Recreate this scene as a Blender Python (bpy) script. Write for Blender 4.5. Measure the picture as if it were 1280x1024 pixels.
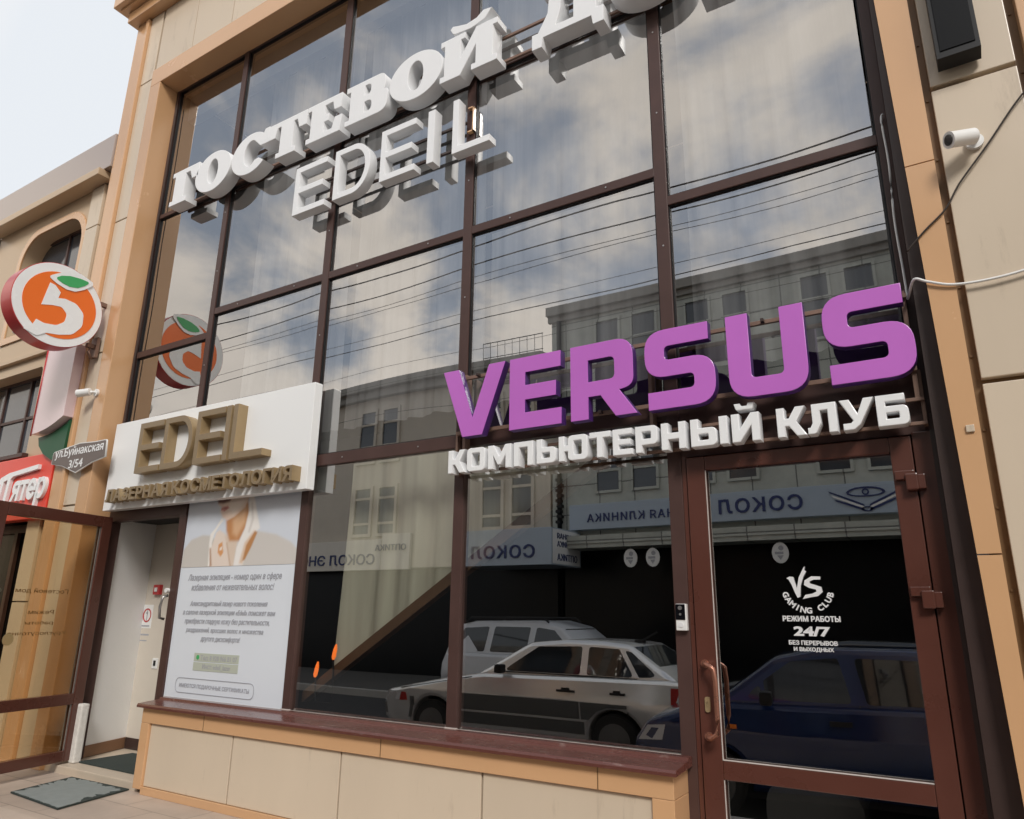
import bpy, bmesh, math, random
from mathutils import Vector, Matrix
from mathutils.geometry import delaunay_2d_cdt
R = math.radians
rnd = random.Random(7)
for o in list(bpy.data.objects):
    bpy.data.objects.remove(o)
sc = bpy.context.scene
TS = bpy.data.scenes.new('type setting')      # scratch scene for shaping letters, removed at the end
col = sc.collection

# ------------------------------------------------------------------ camera
cam_d = bpy.data.cameras.new('camera')
cam = bpy.data.objects.new('camera', cam_d); col.objects.link(cam); sc.camera = cam
cam_d.sensor_fit = 'HORIZONTAL'; cam_d.sensor_width = 36; cam_d.lens = 36 * 897.08 / 1280
cam_d.clip_start = 0.02; cam_d.clip_end = 1000
_rz = Matrix.Rotation(R(31.8285), 3, 'Z'); _rx = Matrix.Rotation(R(15.9436), 3, 'X'); _ry = Matrix.Rotation(R(-0.7613), 3, 'Y')
_m = _rz @ _rx @ _ry                       # columns: right, forward, up
_b = Matrix((_m.col[0], _m.col[2], -_m.col[1])).transposed()
cam.matrix_world = Matrix.Translation((0, -3.6, 1.25)) @ _b.to_4x4()

# ------------------------------------------------------------------ world, sun, exposure
SUN_EL, SUN_AZ = R(40), R(214)             # azimuth measured clockwise from +Y
w = bpy.data.worlds.new('World'); sc.world = w; w.use_nodes = True
nt = w.node_tree; N = nt.nodes; Lk = nt.links; N.clear()
def nn(t, **k):
    n = N.new(t)
    for a, b in k.items(): setattr(n, a, b)
    return n
out = nn('ShaderNodeOutputWorld'); bg = nn('ShaderNodeBackground'); bg.inputs[1].default_value = 0.105
sky = nn('ShaderNodeTexSky', sky_type='NISHITA', sun_disc=False, sun_elevation=SUN_EL, sun_rotation=SUN_AZ)
sky.air_density = 1.2; sky.dust_density = 3.0; sky.ozone_density = 1.0
CLOUD_Z = 2.7
tc = nn('ShaderNodeTexCoord'); sep = nn('ShaderNodeSeparateXYZ'); Lk.new(tc.outputs['Generated'], sep.inputs[0])
def mth(op, a, b=None):
    n = nn('ShaderNodeMath', operation=op)
    for i, v in enumerate((a, b)):
        if v is None: continue
        if isinstance(v, (int, float)): n.inputs[i].default_value = v
        else: Lk.new(v, n.inputs[i])
    return n.outputs[0]
zc = mth('ADD', mth('MAXIMUM', sep.outputs[2], 0.0), 0.32)
cmb = nn('ShaderNodeCombineXYZ'); Lk.new(mth('DIVIDE', sep.outputs[0], zc), cmb.inputs[0]); Lk.new(mth('DIVIDE', sep.outputs[1], zc), cmb.inputs[1])
nz = nn('ShaderNodeTexNoise'); cmb.inputs[2].default_value = CLOUD_Z; Lk.new(cmb.outputs[0], nz.inputs['Vector'])
nz.inputs['Scale'].default_value = 2.3; nz.inputs['Detail'].default_value = 7; nz.inputs['Roughness'].default_value = 0.55; nz.inputs['Distortion'].default_value = 0.25
# more cloud towards the horizon and behind the guest house (+Y)
cov = mth('ADD', nz.outputs[0], mth('MULTIPLY', mth('SUBTRACT', 0.66, sep.outputs[2]), 0.40))
cov = mth('ADD', cov, mth('MULTIPLY', mth('MAXIMUM', sep.outputs[1], 0.0), 1.1))
mr = nn('ShaderNodeMapRange', interpolation_type='SMOOTHSTEP'); Lk.new(cov, mr.inputs[0]); mr.inputs[1].default_value = 0.47; mr.inputs[2].default_value = 0.63
nz2 = nn('ShaderNodeTexNoise'); Lk.new(cmb.outputs[0], nz2.inputs['Vector']); nz2.inputs['Scale'].default_value = 5; nz2.inputs['Detail'].default_value = 4
crp = nn('ShaderNodeMix', data_type='RGBA'); Lk.new(nz2.outputs[0], crp.inputs[0])
crp.inputs[6].default_value = (5.3, 4.9, 4.45, 1); crp.inputs[7].default_value = (7.7, 6.95, 6.2, 1)
hz = nn('ShaderNodeMix', data_type='RGBA'); hz.inputs[0].default_value = 0.8; Lk.new(sky.outputs[0], hz.inputs[6]); hz.inputs[7].default_value = (2.5, 2.75, 3.2, 1)
bk = nn('ShaderNodeMix', data_type='RGBA'); Lk.new(mth('MULTIPLY', mth('MAXIMUM', sep.outputs[1], 0.0), 4.0), bk.inputs[0]); Lk.new(crp.outputs[2], bk.inputs[6]); bk.inputs[7].default_value = (4.3, 4.5, 4.75, 1)
mx = nn('ShaderNodeMix', data_type='RGBA'); Lk.new(mr.outputs[0], mx.inputs[0]); Lk.new(hz.outputs[2], mx.inputs[6]); Lk.new(bk.outputs[2], mx.inputs[7])
Lk.new(mx.outputs[2], bg.inputs[0]); Lk.new(bg.outputs[0], out.inputs[0])

sun_d = bpy.data.lights.new('sun', 'SUN'); sun_d.energy = 1.3; sun_d.angle = R(16); sun_d.color = (1, 0.97, 0.93)
sun = bpy.data.objects.new('sun', sun_d); col.objects.link(sun)
_sd = Vector((math.sin(SUN_AZ) * math.cos(SUN_EL), math.cos(SUN_AZ) * math.cos(SUN_EL), math.sin(SUN_EL)))
# seen from the facade the sun stands in front of it and to the right
_sd.x = abs(_sd.x)
sky.sun_rotation = math.atan2(_sd.x, _sd.y)
sun.rotation_euler = _sd.to_track_quat('Z', 'Y').to_euler(); sun.location = _sd * 40

sc.view_settings.view_transform = 'Standard'; sc.view_settings.look = 'None'; sc.view_settings.gamma = 1
sc.view_settings.exposure = 0.86
sc.render.engine = 'CYCLES'
cy = sc.cycles
cy.use_denoising = True; cy.max_bounces = 10; cy.transparent_max_bounces = 16; cy.glossy_bounces = 5; cy.diffuse_bounces = 3
cy.sample_clamp_indirect = 8

# ------------------------------------------------------------------ materials
def mat(name, rgb, rough=0.5, spec=0.5, metal=0.0, coat=0.0, var=0.0, vscale=3.0, bump=0.0, bscale=40.0, stretch=None, dirt=None, tone=0):
    m = bpy.data.materials.new(name); m.use_nodes = True
    t = m.node_tree; b = t.nodes['Principled BSDF']
    b.inputs['Base Color'].default_value = (*rgb, 1); b.inputs['Roughness'].default_value = rough
    b.inputs['Specular IOR Level'].default_value = spec; b.inputs['Metallic'].default_value = metal
    b.inputs['Coat Weight'].default_value = coat; b.inputs['Coat Roughness'].default_value = 0.12
    g = t.nodes.new('ShaderNodeTexCoord'); vec = g.outputs['Object']
    if stretch:
        mp = t.nodes.new('ShaderNodeMapping'); mp.inputs['Scale'].default_value = stretch
        t.links.new(vec, mp.inputs[0]); vec = mp.outputs[0]
    if var:
        n = t.nodes.new('ShaderNodeTexNoise'); n.inputs['Scale'].default_value = vscale; n.inputs['Detail'].default_value = 6; n.inputs['Roughness'].default_value = .6
        t.links.new(vec, n.inputs['Vector'])
        x = t.nodes.new('ShaderNodeMix'); x.data_type = 'RGBA'
        x.inputs[6].default_value = (*[max(0, c * (1 - var)) for c in rgb], 1); x.inputs[7].default_value = (*[min(1, c * (1 + var)) for c in rgb], 1)
        t.links.new(n.outputs[0], x.inputs[0]); src = x.outputs[2]
        if dirt:
            n2 = t.nodes.new('ShaderNodeTexNoise'); n2.inputs['Scale'].default_value = dirt[1]; n2.inputs['Detail'].default_value = 8; n2.inputs['Roughness'].default_value = .7
            t.links.new(vec, n2.inputs['Vector'])
            r2 = t.nodes.new('ShaderNodeMapRange'); r2.inputs[1].default_value = dirt[2]; r2.inputs[2].default_value = dirt[2] + .12; r2.inputs[4].default_value = dirt[3]
            t.links.new(n2.outputs[0], r2.inputs[0])
            x2 = t.nodes.new('ShaderNodeMix'); x2.data_type = 'RGBA'; t.links.new(r2.outputs[0], x2.inputs[0]); t.links.new(src, x2.inputs[6]); x2.inputs[7].default_value = (*dirt[0], 1)
            src = x2.outputs[2]
        if tone:
            gi = t.nodes.new('ShaderNodeNewGeometry'); mi = t.nodes.new('ShaderNodeMapRange'); mi.inputs[3].default_value = 1 - tone; mi.inputs[4].default_value = 1 + tone * .6
            t.links.new(gi.outputs['Random Per Island'], mi.inputs[0]); x3 = t.nodes.new('ShaderNodeMix'); x3.data_type = 'RGBA'; x3.blend_type = 'MULTIPLY'; x3.inputs[0].default_value = 1
            t.links.new(src, x3.inputs[6]); t.links.new(mi.outputs[0], x3.inputs[7]); src = x3.outputs[2]
        t.links.new(src, b.inputs['Base Color'])
        rr = t.nodes.new('ShaderNodeMapRange'); rr.inputs[3].default_value = max(.02, rough - .08); rr.inputs[4].default_value = min(1, rough + .1)
        t.links.new(n.outputs[0], rr.inputs[0]); t.links.new(rr.outputs[0], b.inputs['Roughness'])
    if bump:
        n = t.nodes.new('ShaderNodeTexNoise'); n.inputs['Scale'].default_value = bscale; n.inputs['Detail'].default_value = 4
        t.links.new(vec, n.inputs['Vector'])
        bp = t.nodes.new('ShaderNodeBump'); bp.inputs['Strength'].default_value = bump; bp.inputs['Distance'].default_value = .01
        t.links.new(n.outputs[0], bp.inputs['Height']); t.links.new(bp.outputs[0], b.inputs['Normal'])
    return m

def glass_mat(name, tint, base_refl, rough=0.0):
    m = bpy.data.materials.new(name); m.use_nodes = True; t = m.node_tree; t.nodes.clear()
    o = t.nodes.new('ShaderNodeOutputMaterial'); mixs = t.nodes.new('ShaderNodeMixShader')
    tr = t.nodes.new('ShaderNodeBsdfTransparent'); tr.inputs[0].default_value = (*tint, 1)
    gl = t.nodes.new('ShaderNodeBsdfGlossy'); gl.inputs['Roughness'].default_value = rough; gl.inputs[0].default_value = (.97, .97, .96, 1)
    fr = t.nodes.new('ShaderNodeFresnel')
    ge = t.nodes.new('ShaderNodeNewGeometry'); io = t.nodes.new('ShaderNodeMapRange'); io.inputs[3].default_value = 1.5; io.inputs[4].default_value = 1 / 1.5
    t.links.new(ge.outputs['Backfacing'], io.inputs[0]); t.links.new(io.outputs[0], fr.inputs[0])   # a thin sheet reflects alike from both sides
    mp = t.nodes.new('ShaderNodeMapRange'); mp.inputs[1].default_value = 0.04; mp.inputs[2].default_value = 1; mp.inputs[3].default_value = base_refl; mp.inputs[4].default_value = 1
    t.links.new(fr.outputs[0], mp.inputs[0]); t.links.new(mp.outputs[0], mixs.inputs[0])
    t.links.new(tr.outputs[0], mixs.inputs[1]); t.links.new(gl.outputs[0], mixs.inputs[2]); t.links.new(mixs.outputs[0], o.inputs[0])
    return m

def cloth_mat(name, rgb, transl=.5, see=.15, fold_shade=14):
    m = bpy.data.materials.new(name); m.use_nodes = True; t = m.node_tree; t.nodes.clear()
    o = t.nodes.new('ShaderNodeOutputMaterial'); d = t.nodes.new('ShaderNodeBsdfDiffuse'); tl = t.nodes.new('ShaderNodeBsdfTranslucent'); tp = t.nodes.new('ShaderNodeBsdfTransparent')
    g = t.nodes.new('ShaderNodeTexCoord'); n = t.nodes.new('ShaderNodeTexNoise'); n.inputs['Scale'].default_value = fold_shade
    mp = t.nodes.new('ShaderNodeMapping'); mp.inputs['Scale'].default_value = (1, 1, .06); t.links.new(g.outputs['Object'], mp.inputs[0]); t.links.new(mp.outputs[0], n.inputs['Vector'])
    x = t.nodes.new('ShaderNodeMix'); x.data_type = 'RGBA'; x.inputs[6].default_value = (*[c * .45 for c in rgb], 1); x.inputs[7].default_value = (*[min(1, c * 1.35) for c in rgb], 1)  # light and dark of the folds painted in as vertical colour streaks
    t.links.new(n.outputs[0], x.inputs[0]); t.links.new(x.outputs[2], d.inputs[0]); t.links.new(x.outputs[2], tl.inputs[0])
    m1 = t.nodes.new('ShaderNodeMixShader'); m1.inputs[0].default_value = transl; t.links.new(d.outputs[0], m1.inputs[1]); t.links.new(tl.outputs[0], m1.inputs[2])
    m2 = t.nodes.new('ShaderNodeMixShader'); m2.inputs[0].default_value = see; t.links.new(m1.outputs[0], m2.inputs[1]); t.links.new(tp.outputs[0], m2.inputs[2])
    t.links.new(m2.outputs[0], o.inputs[0]); return m

def vcol_mat(name, rough=.35):
    m = bpy.data.materials.new(name); m.use_nodes = True; t = m.node_tree; b = t.nodes['Principled BSDF']
    a = t.nodes.new('ShaderNodeVertexColor'); a.layer_name = 'print'
    t.links.new(a.outputs[0], b.inputs['Base Color']); b.inputs['Roughness'].default_value = rough; return m

def emit_mat(name, rgb, s):
    m = bpy.data.materials.new(name); m.use_nodes = True; b = m.node_tree.nodes['Principled BSDF']
    b.inputs['Base Color'].default_value = (*rgb, 1); b.inputs['Emission Color'].default_value = (*rgb, 1); b.inputs['Emission Strength'].default_value = s; return m

def tile_mat(name, c1, c2, cj, sx, sz, joint=.012, rough=.5, plane='xz', off=.0, bump=.3):
    m = bpy.data.materials.new(name); m.use_nodes = True; t = m.node_tree; b = t.nodes['Principled BSDF']; b.inputs['Roughness'].default_value = rough
    g = t.nodes.new('ShaderNodeTexCoord'); sp = t.nodes.new('ShaderNodeSeparateXYZ'); cb = t.nodes.new('ShaderNodeCombineXYZ')
    t.links.new(g.outputs['Object'], sp.inputs[0]); t.links.new(sp.outputs[0], cb.inputs[0]); t.links.new(sp.outputs[2 if plane == 'xz' else 1], cb.inputs[1])
    br = t.nodes.new('ShaderNodeTexBrick'); br.offset = off; t.links.new(cb.outputs[0], br.inputs['Vector'])
    br.inputs['Color1'].default_value = (*c1, 1); br.inputs['Color2'].default_value = (*c2, 1); br.inputs['Mortar'].default_value = (*cj, 1)
    br.inputs['Scale'].default_value = 1; br.inputs['Mortar Size'].default_value = joint / 2; br.inputs['Brick Width'].default_value = sx; br.inputs['Row Height'].default_value = sz; br.inputs['Mortar Smooth'].default_value = .1
    n = t.nodes.new('ShaderNodeTexNoise'); n.inputs['Scale'].default_value = 2.2; n.inputs['Detail'].default_value = 8; n.inputs['Roughness'].default_value = .65; t.links.new(g.outputs['Object'], n.inputs['Vector'])
    mr_ = t.nodes.new('ShaderNodeMapRange'); mr_.inputs[3].default_value = .62; mr_.inputs[4].default_value = 1.34; t.links.new(n.outputs[0], mr_.inputs[0])
    x = t.nodes.new('ShaderNodeMix'); x.data_type = 'RGBA'; x.blend_type = 'MULTIPLY'; x.inputs[0].default_value = 1
    t.links.new(br.outputs[0], x.inputs[6]); t.links.new(mr_.outputs[0], x.inputs[7]); t.links.new(x.outputs[2], b.inputs['Base Color'])
    bp = t.nodes.new('ShaderNodeBump'); bp.inputs['Strength'].default_value = bump; bp.inputs['Distance'].default_value = .01; bp.invert = True
    t.links.new(br.outputs['Fac'], bp.inputs['Height']); t.links.new(bp.outputs[0], b.inputs['Normal']); return m

M = {}
M['trim'] = mat('bronze_composite', (.635, .375, .195), .24, .6, coat=.4, var=.07, vscale=1.4, dirt=((.42, .24, .11), 2.6, .64, .35), tone=.06)
M['trim_dark'] = mat('groove_bronze', (.20, .115, .05), .45, .4, var=.25, vscale=9)
M['panel'] = mat('beige_composite_panel', (.63, .525, .40), .33, .5, coat=.12, var=.07, vscale=1.6, stretch=(1.6, 1, .35), dirt=((.36, .28, .20), 4.5, .58, .5), tone=.06)
M['frame'] = mat('brown_window_frame', (.072, .038, .032), .42, .4, coat=.0, var=.3, vscale=5, dirt=((.30, .24, .2), 26, .70, .5))
M['frame_dark'] = mat('dark_brown_metal', (.045, .027, .023), .4, .5, coat=.1, var=.25, vscale=5)
M['frame_red'] = mat('red_brown_door_frame', (.098, .034, .023), .28, .5, coat=.3, var=.22, vscale=3, dirt=((.34, .22, .17), 22, .71, .5))
M['putty'] = mat('light_sealant', (.55, .5, .46), .6, var=.2, vscale=30)
M['sill'] = mat('red_brown_sill', (.12, .042, .032), .26, .5, coat=.3, var=.3, vscale=2.5, stretch=(1, 5, 5), dirt=((.45, .38, .34), 6, .60, .45))
M['glass_up'] = glass_mat('reflective_glazing', (.78, .79, .80), .39)
M['glass_low'] = glass_mat('shop_glazing', (.90, .91, .89), .42)
M['glass_door'] = glass_mat('clear_door_glass', (.90, .83, .70), .06)
M['white'] = mat('white_letter_paint', (.83, .84, .85), .4, var=.03, vscale=6)
M['white_face'] = mat('white_acrylic', (.87, .88, .88), .25, coat=.2, var=.02, vscale=5, dirt=((.55, .53, .5), 12, .73, .5))
M['board'] = mat('white_sign_panel', (.87, .88, .875), .3, coat=.15, var=.02, vscale=1.5)
M['gold'] = mat('dull_gold_letter', (.36, .26, .14), .38, .5, metal=.25, var=.1, vscale=12)
M['gold_face'] = mat('dull_gold_face', (.27, .20, .12), .38, .5, metal=.15, var=.12, vscale=12)
M['purple'] = mat('purple_acrylic', (.53, .15, .57), .32, coat=.12, var=.10, vscale=1.6)
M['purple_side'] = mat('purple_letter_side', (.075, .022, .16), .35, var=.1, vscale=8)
M['rail'] = mat('rusty_rail', (.22, .135, .10), .5, metal=.2, var=.3, vscale=12)
M['red'] = mat('red_sign_face', (.78, .055, .03), .35, coat=.2, var=.04, vscale=3)
M['red_rim'] = mat('red_rim', (.50, .028, .03), .35, coat=.3, var=.06)
M['orange'] = mat('orange_print', (.87, .17, .018), .35, var=.03, vscale=4)
M['green'] = mat('green_print', (.06, .40, .13), .35, var=.05)
M['green_dark'] = mat('dark_green_panel', (.006, .085, .035), .4, var=.1)
M['pinkw'] = mat('pale_pink_panel', (.72, .56, .58), .15, .6, coat=.8, var=.06, vscale=2)
M['plate'] = mat('grey_brown_plate', (.14, .11, .10), .4, coat=.3, var=.06)
M['grey_metal'] = mat('galvanised_metal', (.42, .41, .40), .35, metal=.8, var=.15, vscale=9)
M['steel'] = mat('stainless_tube', (.6, .58, .56), .22, metal=1)
M['copper'] = mat('worn_handle', (.34, .15, .10), .28, metal=.55, var=.2, vscale=20)
M['black'] = mat('black_plastic', (.010, .010, .011), .5, .3, var=.2, vscale=9)
M['lens'] = mat('camera_lens', (.006, .006, .008), .06, coat=1)
M['plastic_w'] = mat('white_plastic', (.78, .78, .76), .35, var=.04)
M['cable_b'] = mat('dark_cable', (.05, .04, .035), .6, .2)
M['rim'] = mat('dusty_steel_rim', (.12, .12, .12), .5, metal=.4, var=.2)
M['plaster'] = mat('white_plaster', (.90, .90, .89), .7, var=.03, vscale=4, bump=.1)
M['plaster_old'] = mat('chipped_plaster', (.70, .67, .62), .8, var=.2, vscale=18, bump=.5, bscale=60)
M['hall'] = mat('beige_hall_wall', (.62, .56, .48), .6, var=.05, vscale=3)
M['skirting'] = mat('brown_skirting', (.27, .15, .085), .4, var=.15)
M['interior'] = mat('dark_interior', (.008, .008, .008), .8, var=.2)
M['lintel'] = mat('grey_lintel', (.20, .19, .18), .8, var=.15)
M['wood'] = mat('brown_stair_edge', (.16, .085, .045), .45, var=.3, vscale=8)
M['curtain'] = cloth_mat('sheer_curtain', (.47, .46, .45), .15, .12)
M['curtain_beige'] = cloth_mat('beige_curtain', (.88, .76, .60), .08, .0, 9)
M['paper'] = mat('poster_print', (.71, .75, .80), .4, coat=.2, var=.015)
M['ink'] = mat('grey_ink', (.36, .365, .40), .5)
M['ink_blue'] = mat('navy_ink', (.02, .035, .13), .45)
M['ink_tag'] = mat('sage_tag', (.47, .50, .42), .5)
M['decal'] = mat('white_vinyl', (.72, .72, .72), .5, var=.05, vscale=20)
M['photo'] = vcol_mat('photo_print')
M['mat_rubber'] = mat('rubber_mat', (.03, .042, .038), .85, var=.3, vscale=20, bump=.4, bscale=120)
M['mat_worn'] = mat('worn_grey_carpet', (.24, .265, .255), .9, var=.18, vscale=16, bump=.4, bscale=160, dirt=((.40, .39, .35), 9, .66, .5))
M['stone'] = tile_mat('pinkish_paving', (.50, .41, .335), (.45, .365, .30), (.30, .245, .20), .62, .42, .01, .5, 'xy', .5, .15)
M['step'] = mat('pale_stone_step', (.55, .46, .36), .5, var=.12, vscale=5, dirt=((.7, .64, .55), 14, .62, .5))
M['asphalt'] = mat('asphalt', (.034, .034, .036), .85, var=.3, vscale=14, bump=.5, bscale=180)
M['kerb'] = mat('concrete_kerb', (.32, .31, .29), .8, var=.15)
M['paint_line'] = mat('road_marking', (.6, .6, .58), .7, var=.15, vscale=20)
M['parapet'] = mat('mauve_grey_metal', (.40, .335, .30), .32, .5, coat=.3, var=.05, vscale=1.5)
M['tan_wall'] = mat('tan_cladding', (.54, .40, .26), .4, .5, coat=.1, var=.06, vscale=1.5)
M['pale_wall'] = mat('pale_far_wall', (.66, .62, .55), .6, var=.08)
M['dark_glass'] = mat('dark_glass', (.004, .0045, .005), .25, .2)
M['win_glass'] = mat('window_glass', (.05, .058, .07), .05, .8, var=.3, vscale=1)
M['clinic'] = tile_mat('grey_green_tiles', (.44, .455, .41), (.40, .415, .37), (.14, .142, .13), .9, .72, .03, .5, 'xz', 0)
M['cream'] = mat('cream_render', (.52, .465, .39), .75, var=.12, vscale=2.2, dirt=((.24, .21, .17), 4, .62, .5))
M['cornice'] = mat('grey_cornice', (.27, .255, .23), .6, var=.15)
M['sign_blue'] = mat('pale_blue_sign', (.36, .43, .51), .35, coat=.3, var=.04)
M['roof'] = mat('brown_roof', (.12, .095, .08), .7, var=.25, vscale=6)
M['silver'] = mat('silver_paint', (.82, .825, .82), .24, .5, metal=.6, coat=.5)
M['car_white'] = mat('white_car_paint', (.55, .58, .62), .3, coat=.7)
M['car_blue'] = mat('blue_car_paint', (.007, .021, .085), .16, metal=.2, coat=1)
M['car_dark'] = mat('black_car_paint', (.010, .012, .016), .25, coat=1)
M['car_glass'] = mat('tinted_car_glass', (.018, .022, .026), .03, .9)
M['tyre'] = mat('tyre', (.012, .012, .012), .85)
M['cladding_grey'] = mat('grey_side_moulding', (.09, .094, .095), .4)
M['lamp_red'] = mat('red_light', (.35, .02, .015), .2, coat=.6)
M['lamp_clear'] = mat('clear_headlight', (.5, .52, .55), .1, coat=1)
M['lamp_amber'] = mat('amber_light', (.7, .18, .02), .2, coat=.6)
M['leaf'] = mat('leaf', (.05, .085, .03), .6, var=.4, vscale=6)
M['bark'] = mat('bark', (.09, .07, .05), .9, var=.3)
M['glow'] = emit_mat('orange_lamp_glow', (1, .20, .03), .7)

# ------------------------------------------------------------------ object helpers
def tag(o, label=None, cat=None, group=None, kind=None):
    if label: o['label'] = label
    if cat: o['category'] = cat
    if group: o['group'] = group
    if kind: o['kind'] = kind
    return o
def empty(name, loc, label, cat, group=None):
    o = bpy.data.objects.new(name, None); col.objects.link(o); o.location = loc; o.empty_display_size = .1
    return tag(o, label, cat, group)
def link(name, me, m, parent=None, smooth=None):
    o = bpy.data.objects.new(name, me); col.objects.link(o)
    ms = m if isinstance(m, (list, tuple)) else [m]
    if not me.materials:
        for k in ms: me.materials.append(k)
    if smooth is not None:
        me.shade_smooth(); me.set_sharp_from_angle(angle=R(smooth))
    if parent is not None:
        o.parent = parent
        p = Vector((0, 0, 0)); q = parent
        while q: p += q.location; q = q.parent
        o.location = -p if parent.type == 'EMPTY' and parent.parent is None else o.location
    return o
class MB:
    """collects boxes and polygons in world coordinates; build() makes one mesh object"""
    def __init__(s): s.bm = bmesh.new()
    def box(s, x0, x1, y0, y1, z0, z1, bev=0, mi=0):
        r = bmesh.ops.create_cube(s.bm, size=1)['verts']
        for v in r:
            v.co = Vector((x0 + (v.co.x + .5) * (x1 - x0), y0 + (v.co.y + .5) * (y1 - y0), z0 + (v.co.z + .5) * (z1 - z0)))
        fs = set(f for v in r for f in v.link_faces)
        for f in fs: f.material_index = mi
        if bev:
            es = set(e for v in r for e in v.link_edges)
            rr = bmesh.ops.bevel(s.bm, geom=list(es), offset=bev, segments=2, affect='EDGES', profile=.6)
            for f in rr['faces']: f.material_index = mi
        return s
    def poly(s, pts, mi=0):
        f = s.bm.faces.new([s.bm.verts.new(p) for p in pts]); f.material_index = mi; return s
    def prism(s, pts, axis, a, b, mi=0):
        """pts 2-D; axis 'y': (x,z) extruded over y; 'x': (y,z); 'z': (x,y)"""
        def c(p, t): return {'y': (p[0], t, p[1]), 'x': (t, p[0], p[1]), 'z': (p[0], p[1], t)}[axis]
        A = [s.bm.verts.new(c(p, a)) for p in pts]; B = [s.bm.verts.new(c(p, b)) for p in pts]
        fs = [s.bm.faces.new(A), s.bm.faces.new(B[::-1])]
        for i in range(len(pts)):
            j = (i + 1) % len(pts); fs.append(s.bm.faces.new((A[i], B[i], B[j], A[j])))
        for f in fs: f.material_index = mi
        return s
    def tube(s, path, r, seg=8, mi=0, cap=True):
        path = [Vector(p) for p in path]; rings = []
        for i, p in enumerate(path):
            t = (path[min(i + 1, len(path) - 1)] - path[max(i - 1, 0)]).normalized()
            u = t.cross(Vector((0, 0, 1)));
            if u.length < .05: u = t.cross(Vector((1, 0, 0)))
            u.normalize(); v = t.cross(u)
            rr = r[i] if isinstance(r, (list, tuple)) else r
            rings.append([s.bm.verts.new(p + (u * math.cos(2 * math.pi * k / seg) + v * math.sin(2 * math.pi * k / seg)) * rr) for k in range(seg)])
        for a, b in zip(rings, rings[1:]):
            for k in range(seg):
                f = s.bm.faces.new((a[k], a[(k + 1) % seg], b[(k + 1) % seg], b[k])); f.material_index = mi; f.smooth = True
        if cap:
            for g in (rings[0], rings[-1][::-1]):
                f = s.bm.faces.new(g); f.material_index = mi
        return s
    def disc(s, c, r, axis, t, seg=32, mi=0, sx=1.0):
        pts = [(c[0] + r * sx * math.cos(2 * math.pi * k / seg), c[1] + r * math.sin(2 * math.pi * k / seg)) for k in range(seg)]
        return s.prism(pts, axis, t[0], t[1], mi)
    def build(s, name, m, parent=None, smooth=None):
        bmesh.ops.recalc_face_normals(s.bm, faces=s.bm.faces[:])
        me = bpy.data.meshes.new(name); s.bm.to_mesh(me); s.bm.free()
        return link(name, me, m, parent, smooth)

# 2-D outlines -> solid meshes ------------------------------------------------
def rounded(pts, seg=7):
    """pts: (x, z) or (x, z, r): corner rounded with radius r"""
    n = len(pts); o = []
    for i, p in enumerate(pts):
        if len(p) == 2 or p[2] <= 0: o.append((p[0], p[1])); continue
        P = Vector(p[:2]); a = Vector(pts[i - 1][:2]) - P; b = Vector(pts[(i + 1) % n][:2]) - P
        la, lb = a.length, b.length; a /= la; b /= lb
        ang = a.angle(b); t = min(p[2] / math.tan(ang / 2), la * .499 if len(pts[i - 1]) > 2 else la, lb * .499 if len(pts[(i + 1) % n]) > 2 else lb)
        A = P + a * t; B = P + b * t
        for k in range(seg + 1):
            u = k / seg; q = A * (1 - u) ** 2 * 1 + P * 2 * u * (1 - u) + B * u * u
            # quadratic is a touch flat; push towards the true arc
            o.append((q.x, q.y))
    return o
def ell(cx, cz, rx, rz, a0=0, a1=360, n=28):
    full = abs(a1 - a0) >= 360
    return [(cx + rx * math.cos(R(a0 + (a1 - a0) * k / n)), cz + rz * math.sin(R(a0 + (a1 - a0) * k / n))) for k in range(n if full else n + 1)]
def solid(contours, depth, bevel=0.0, two=False):
    """extruded shape in the x-z plane, front at y=0 and back at y=depth"""
    c = bpy.data.curves.new('outline', 'CURVE'); c.dimensions = '2D'; c.fill_mode = 'BOTH'
    c.extrude = max(0, depth / 2 - bevel); c.bevel_depth = bevel; c.bevel_resolution = 1; c.offset = -bevel
    for pts in contours:
        s = c.splines.new('POLY'); s.points.add(len(pts) - 1)
        for q, p in zip(s.points, pts): q.co = (p[0], p[1], 0, 1)
        s.use_cyclic_u = True
    o = bpy.data.objects.new('outline', c); me = bpy.data.meshes.new_from_object(o)
    bpy.data.objects.remove(o); bpy.data.curves.remove(c)
    # local (x, y, z) -> (x, -z, y): front face (+z) looks towards -Y
    me.transform(Matrix(((1, 0, 0, 0), (0, 0, -1, depth / 2), (0, 1, 0, 0), (0, 0, 0, 1))))
    if two:
        for p in me.polygons: p.material_index = 0 if p.normal.y < -.9 else 1
    return me
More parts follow.
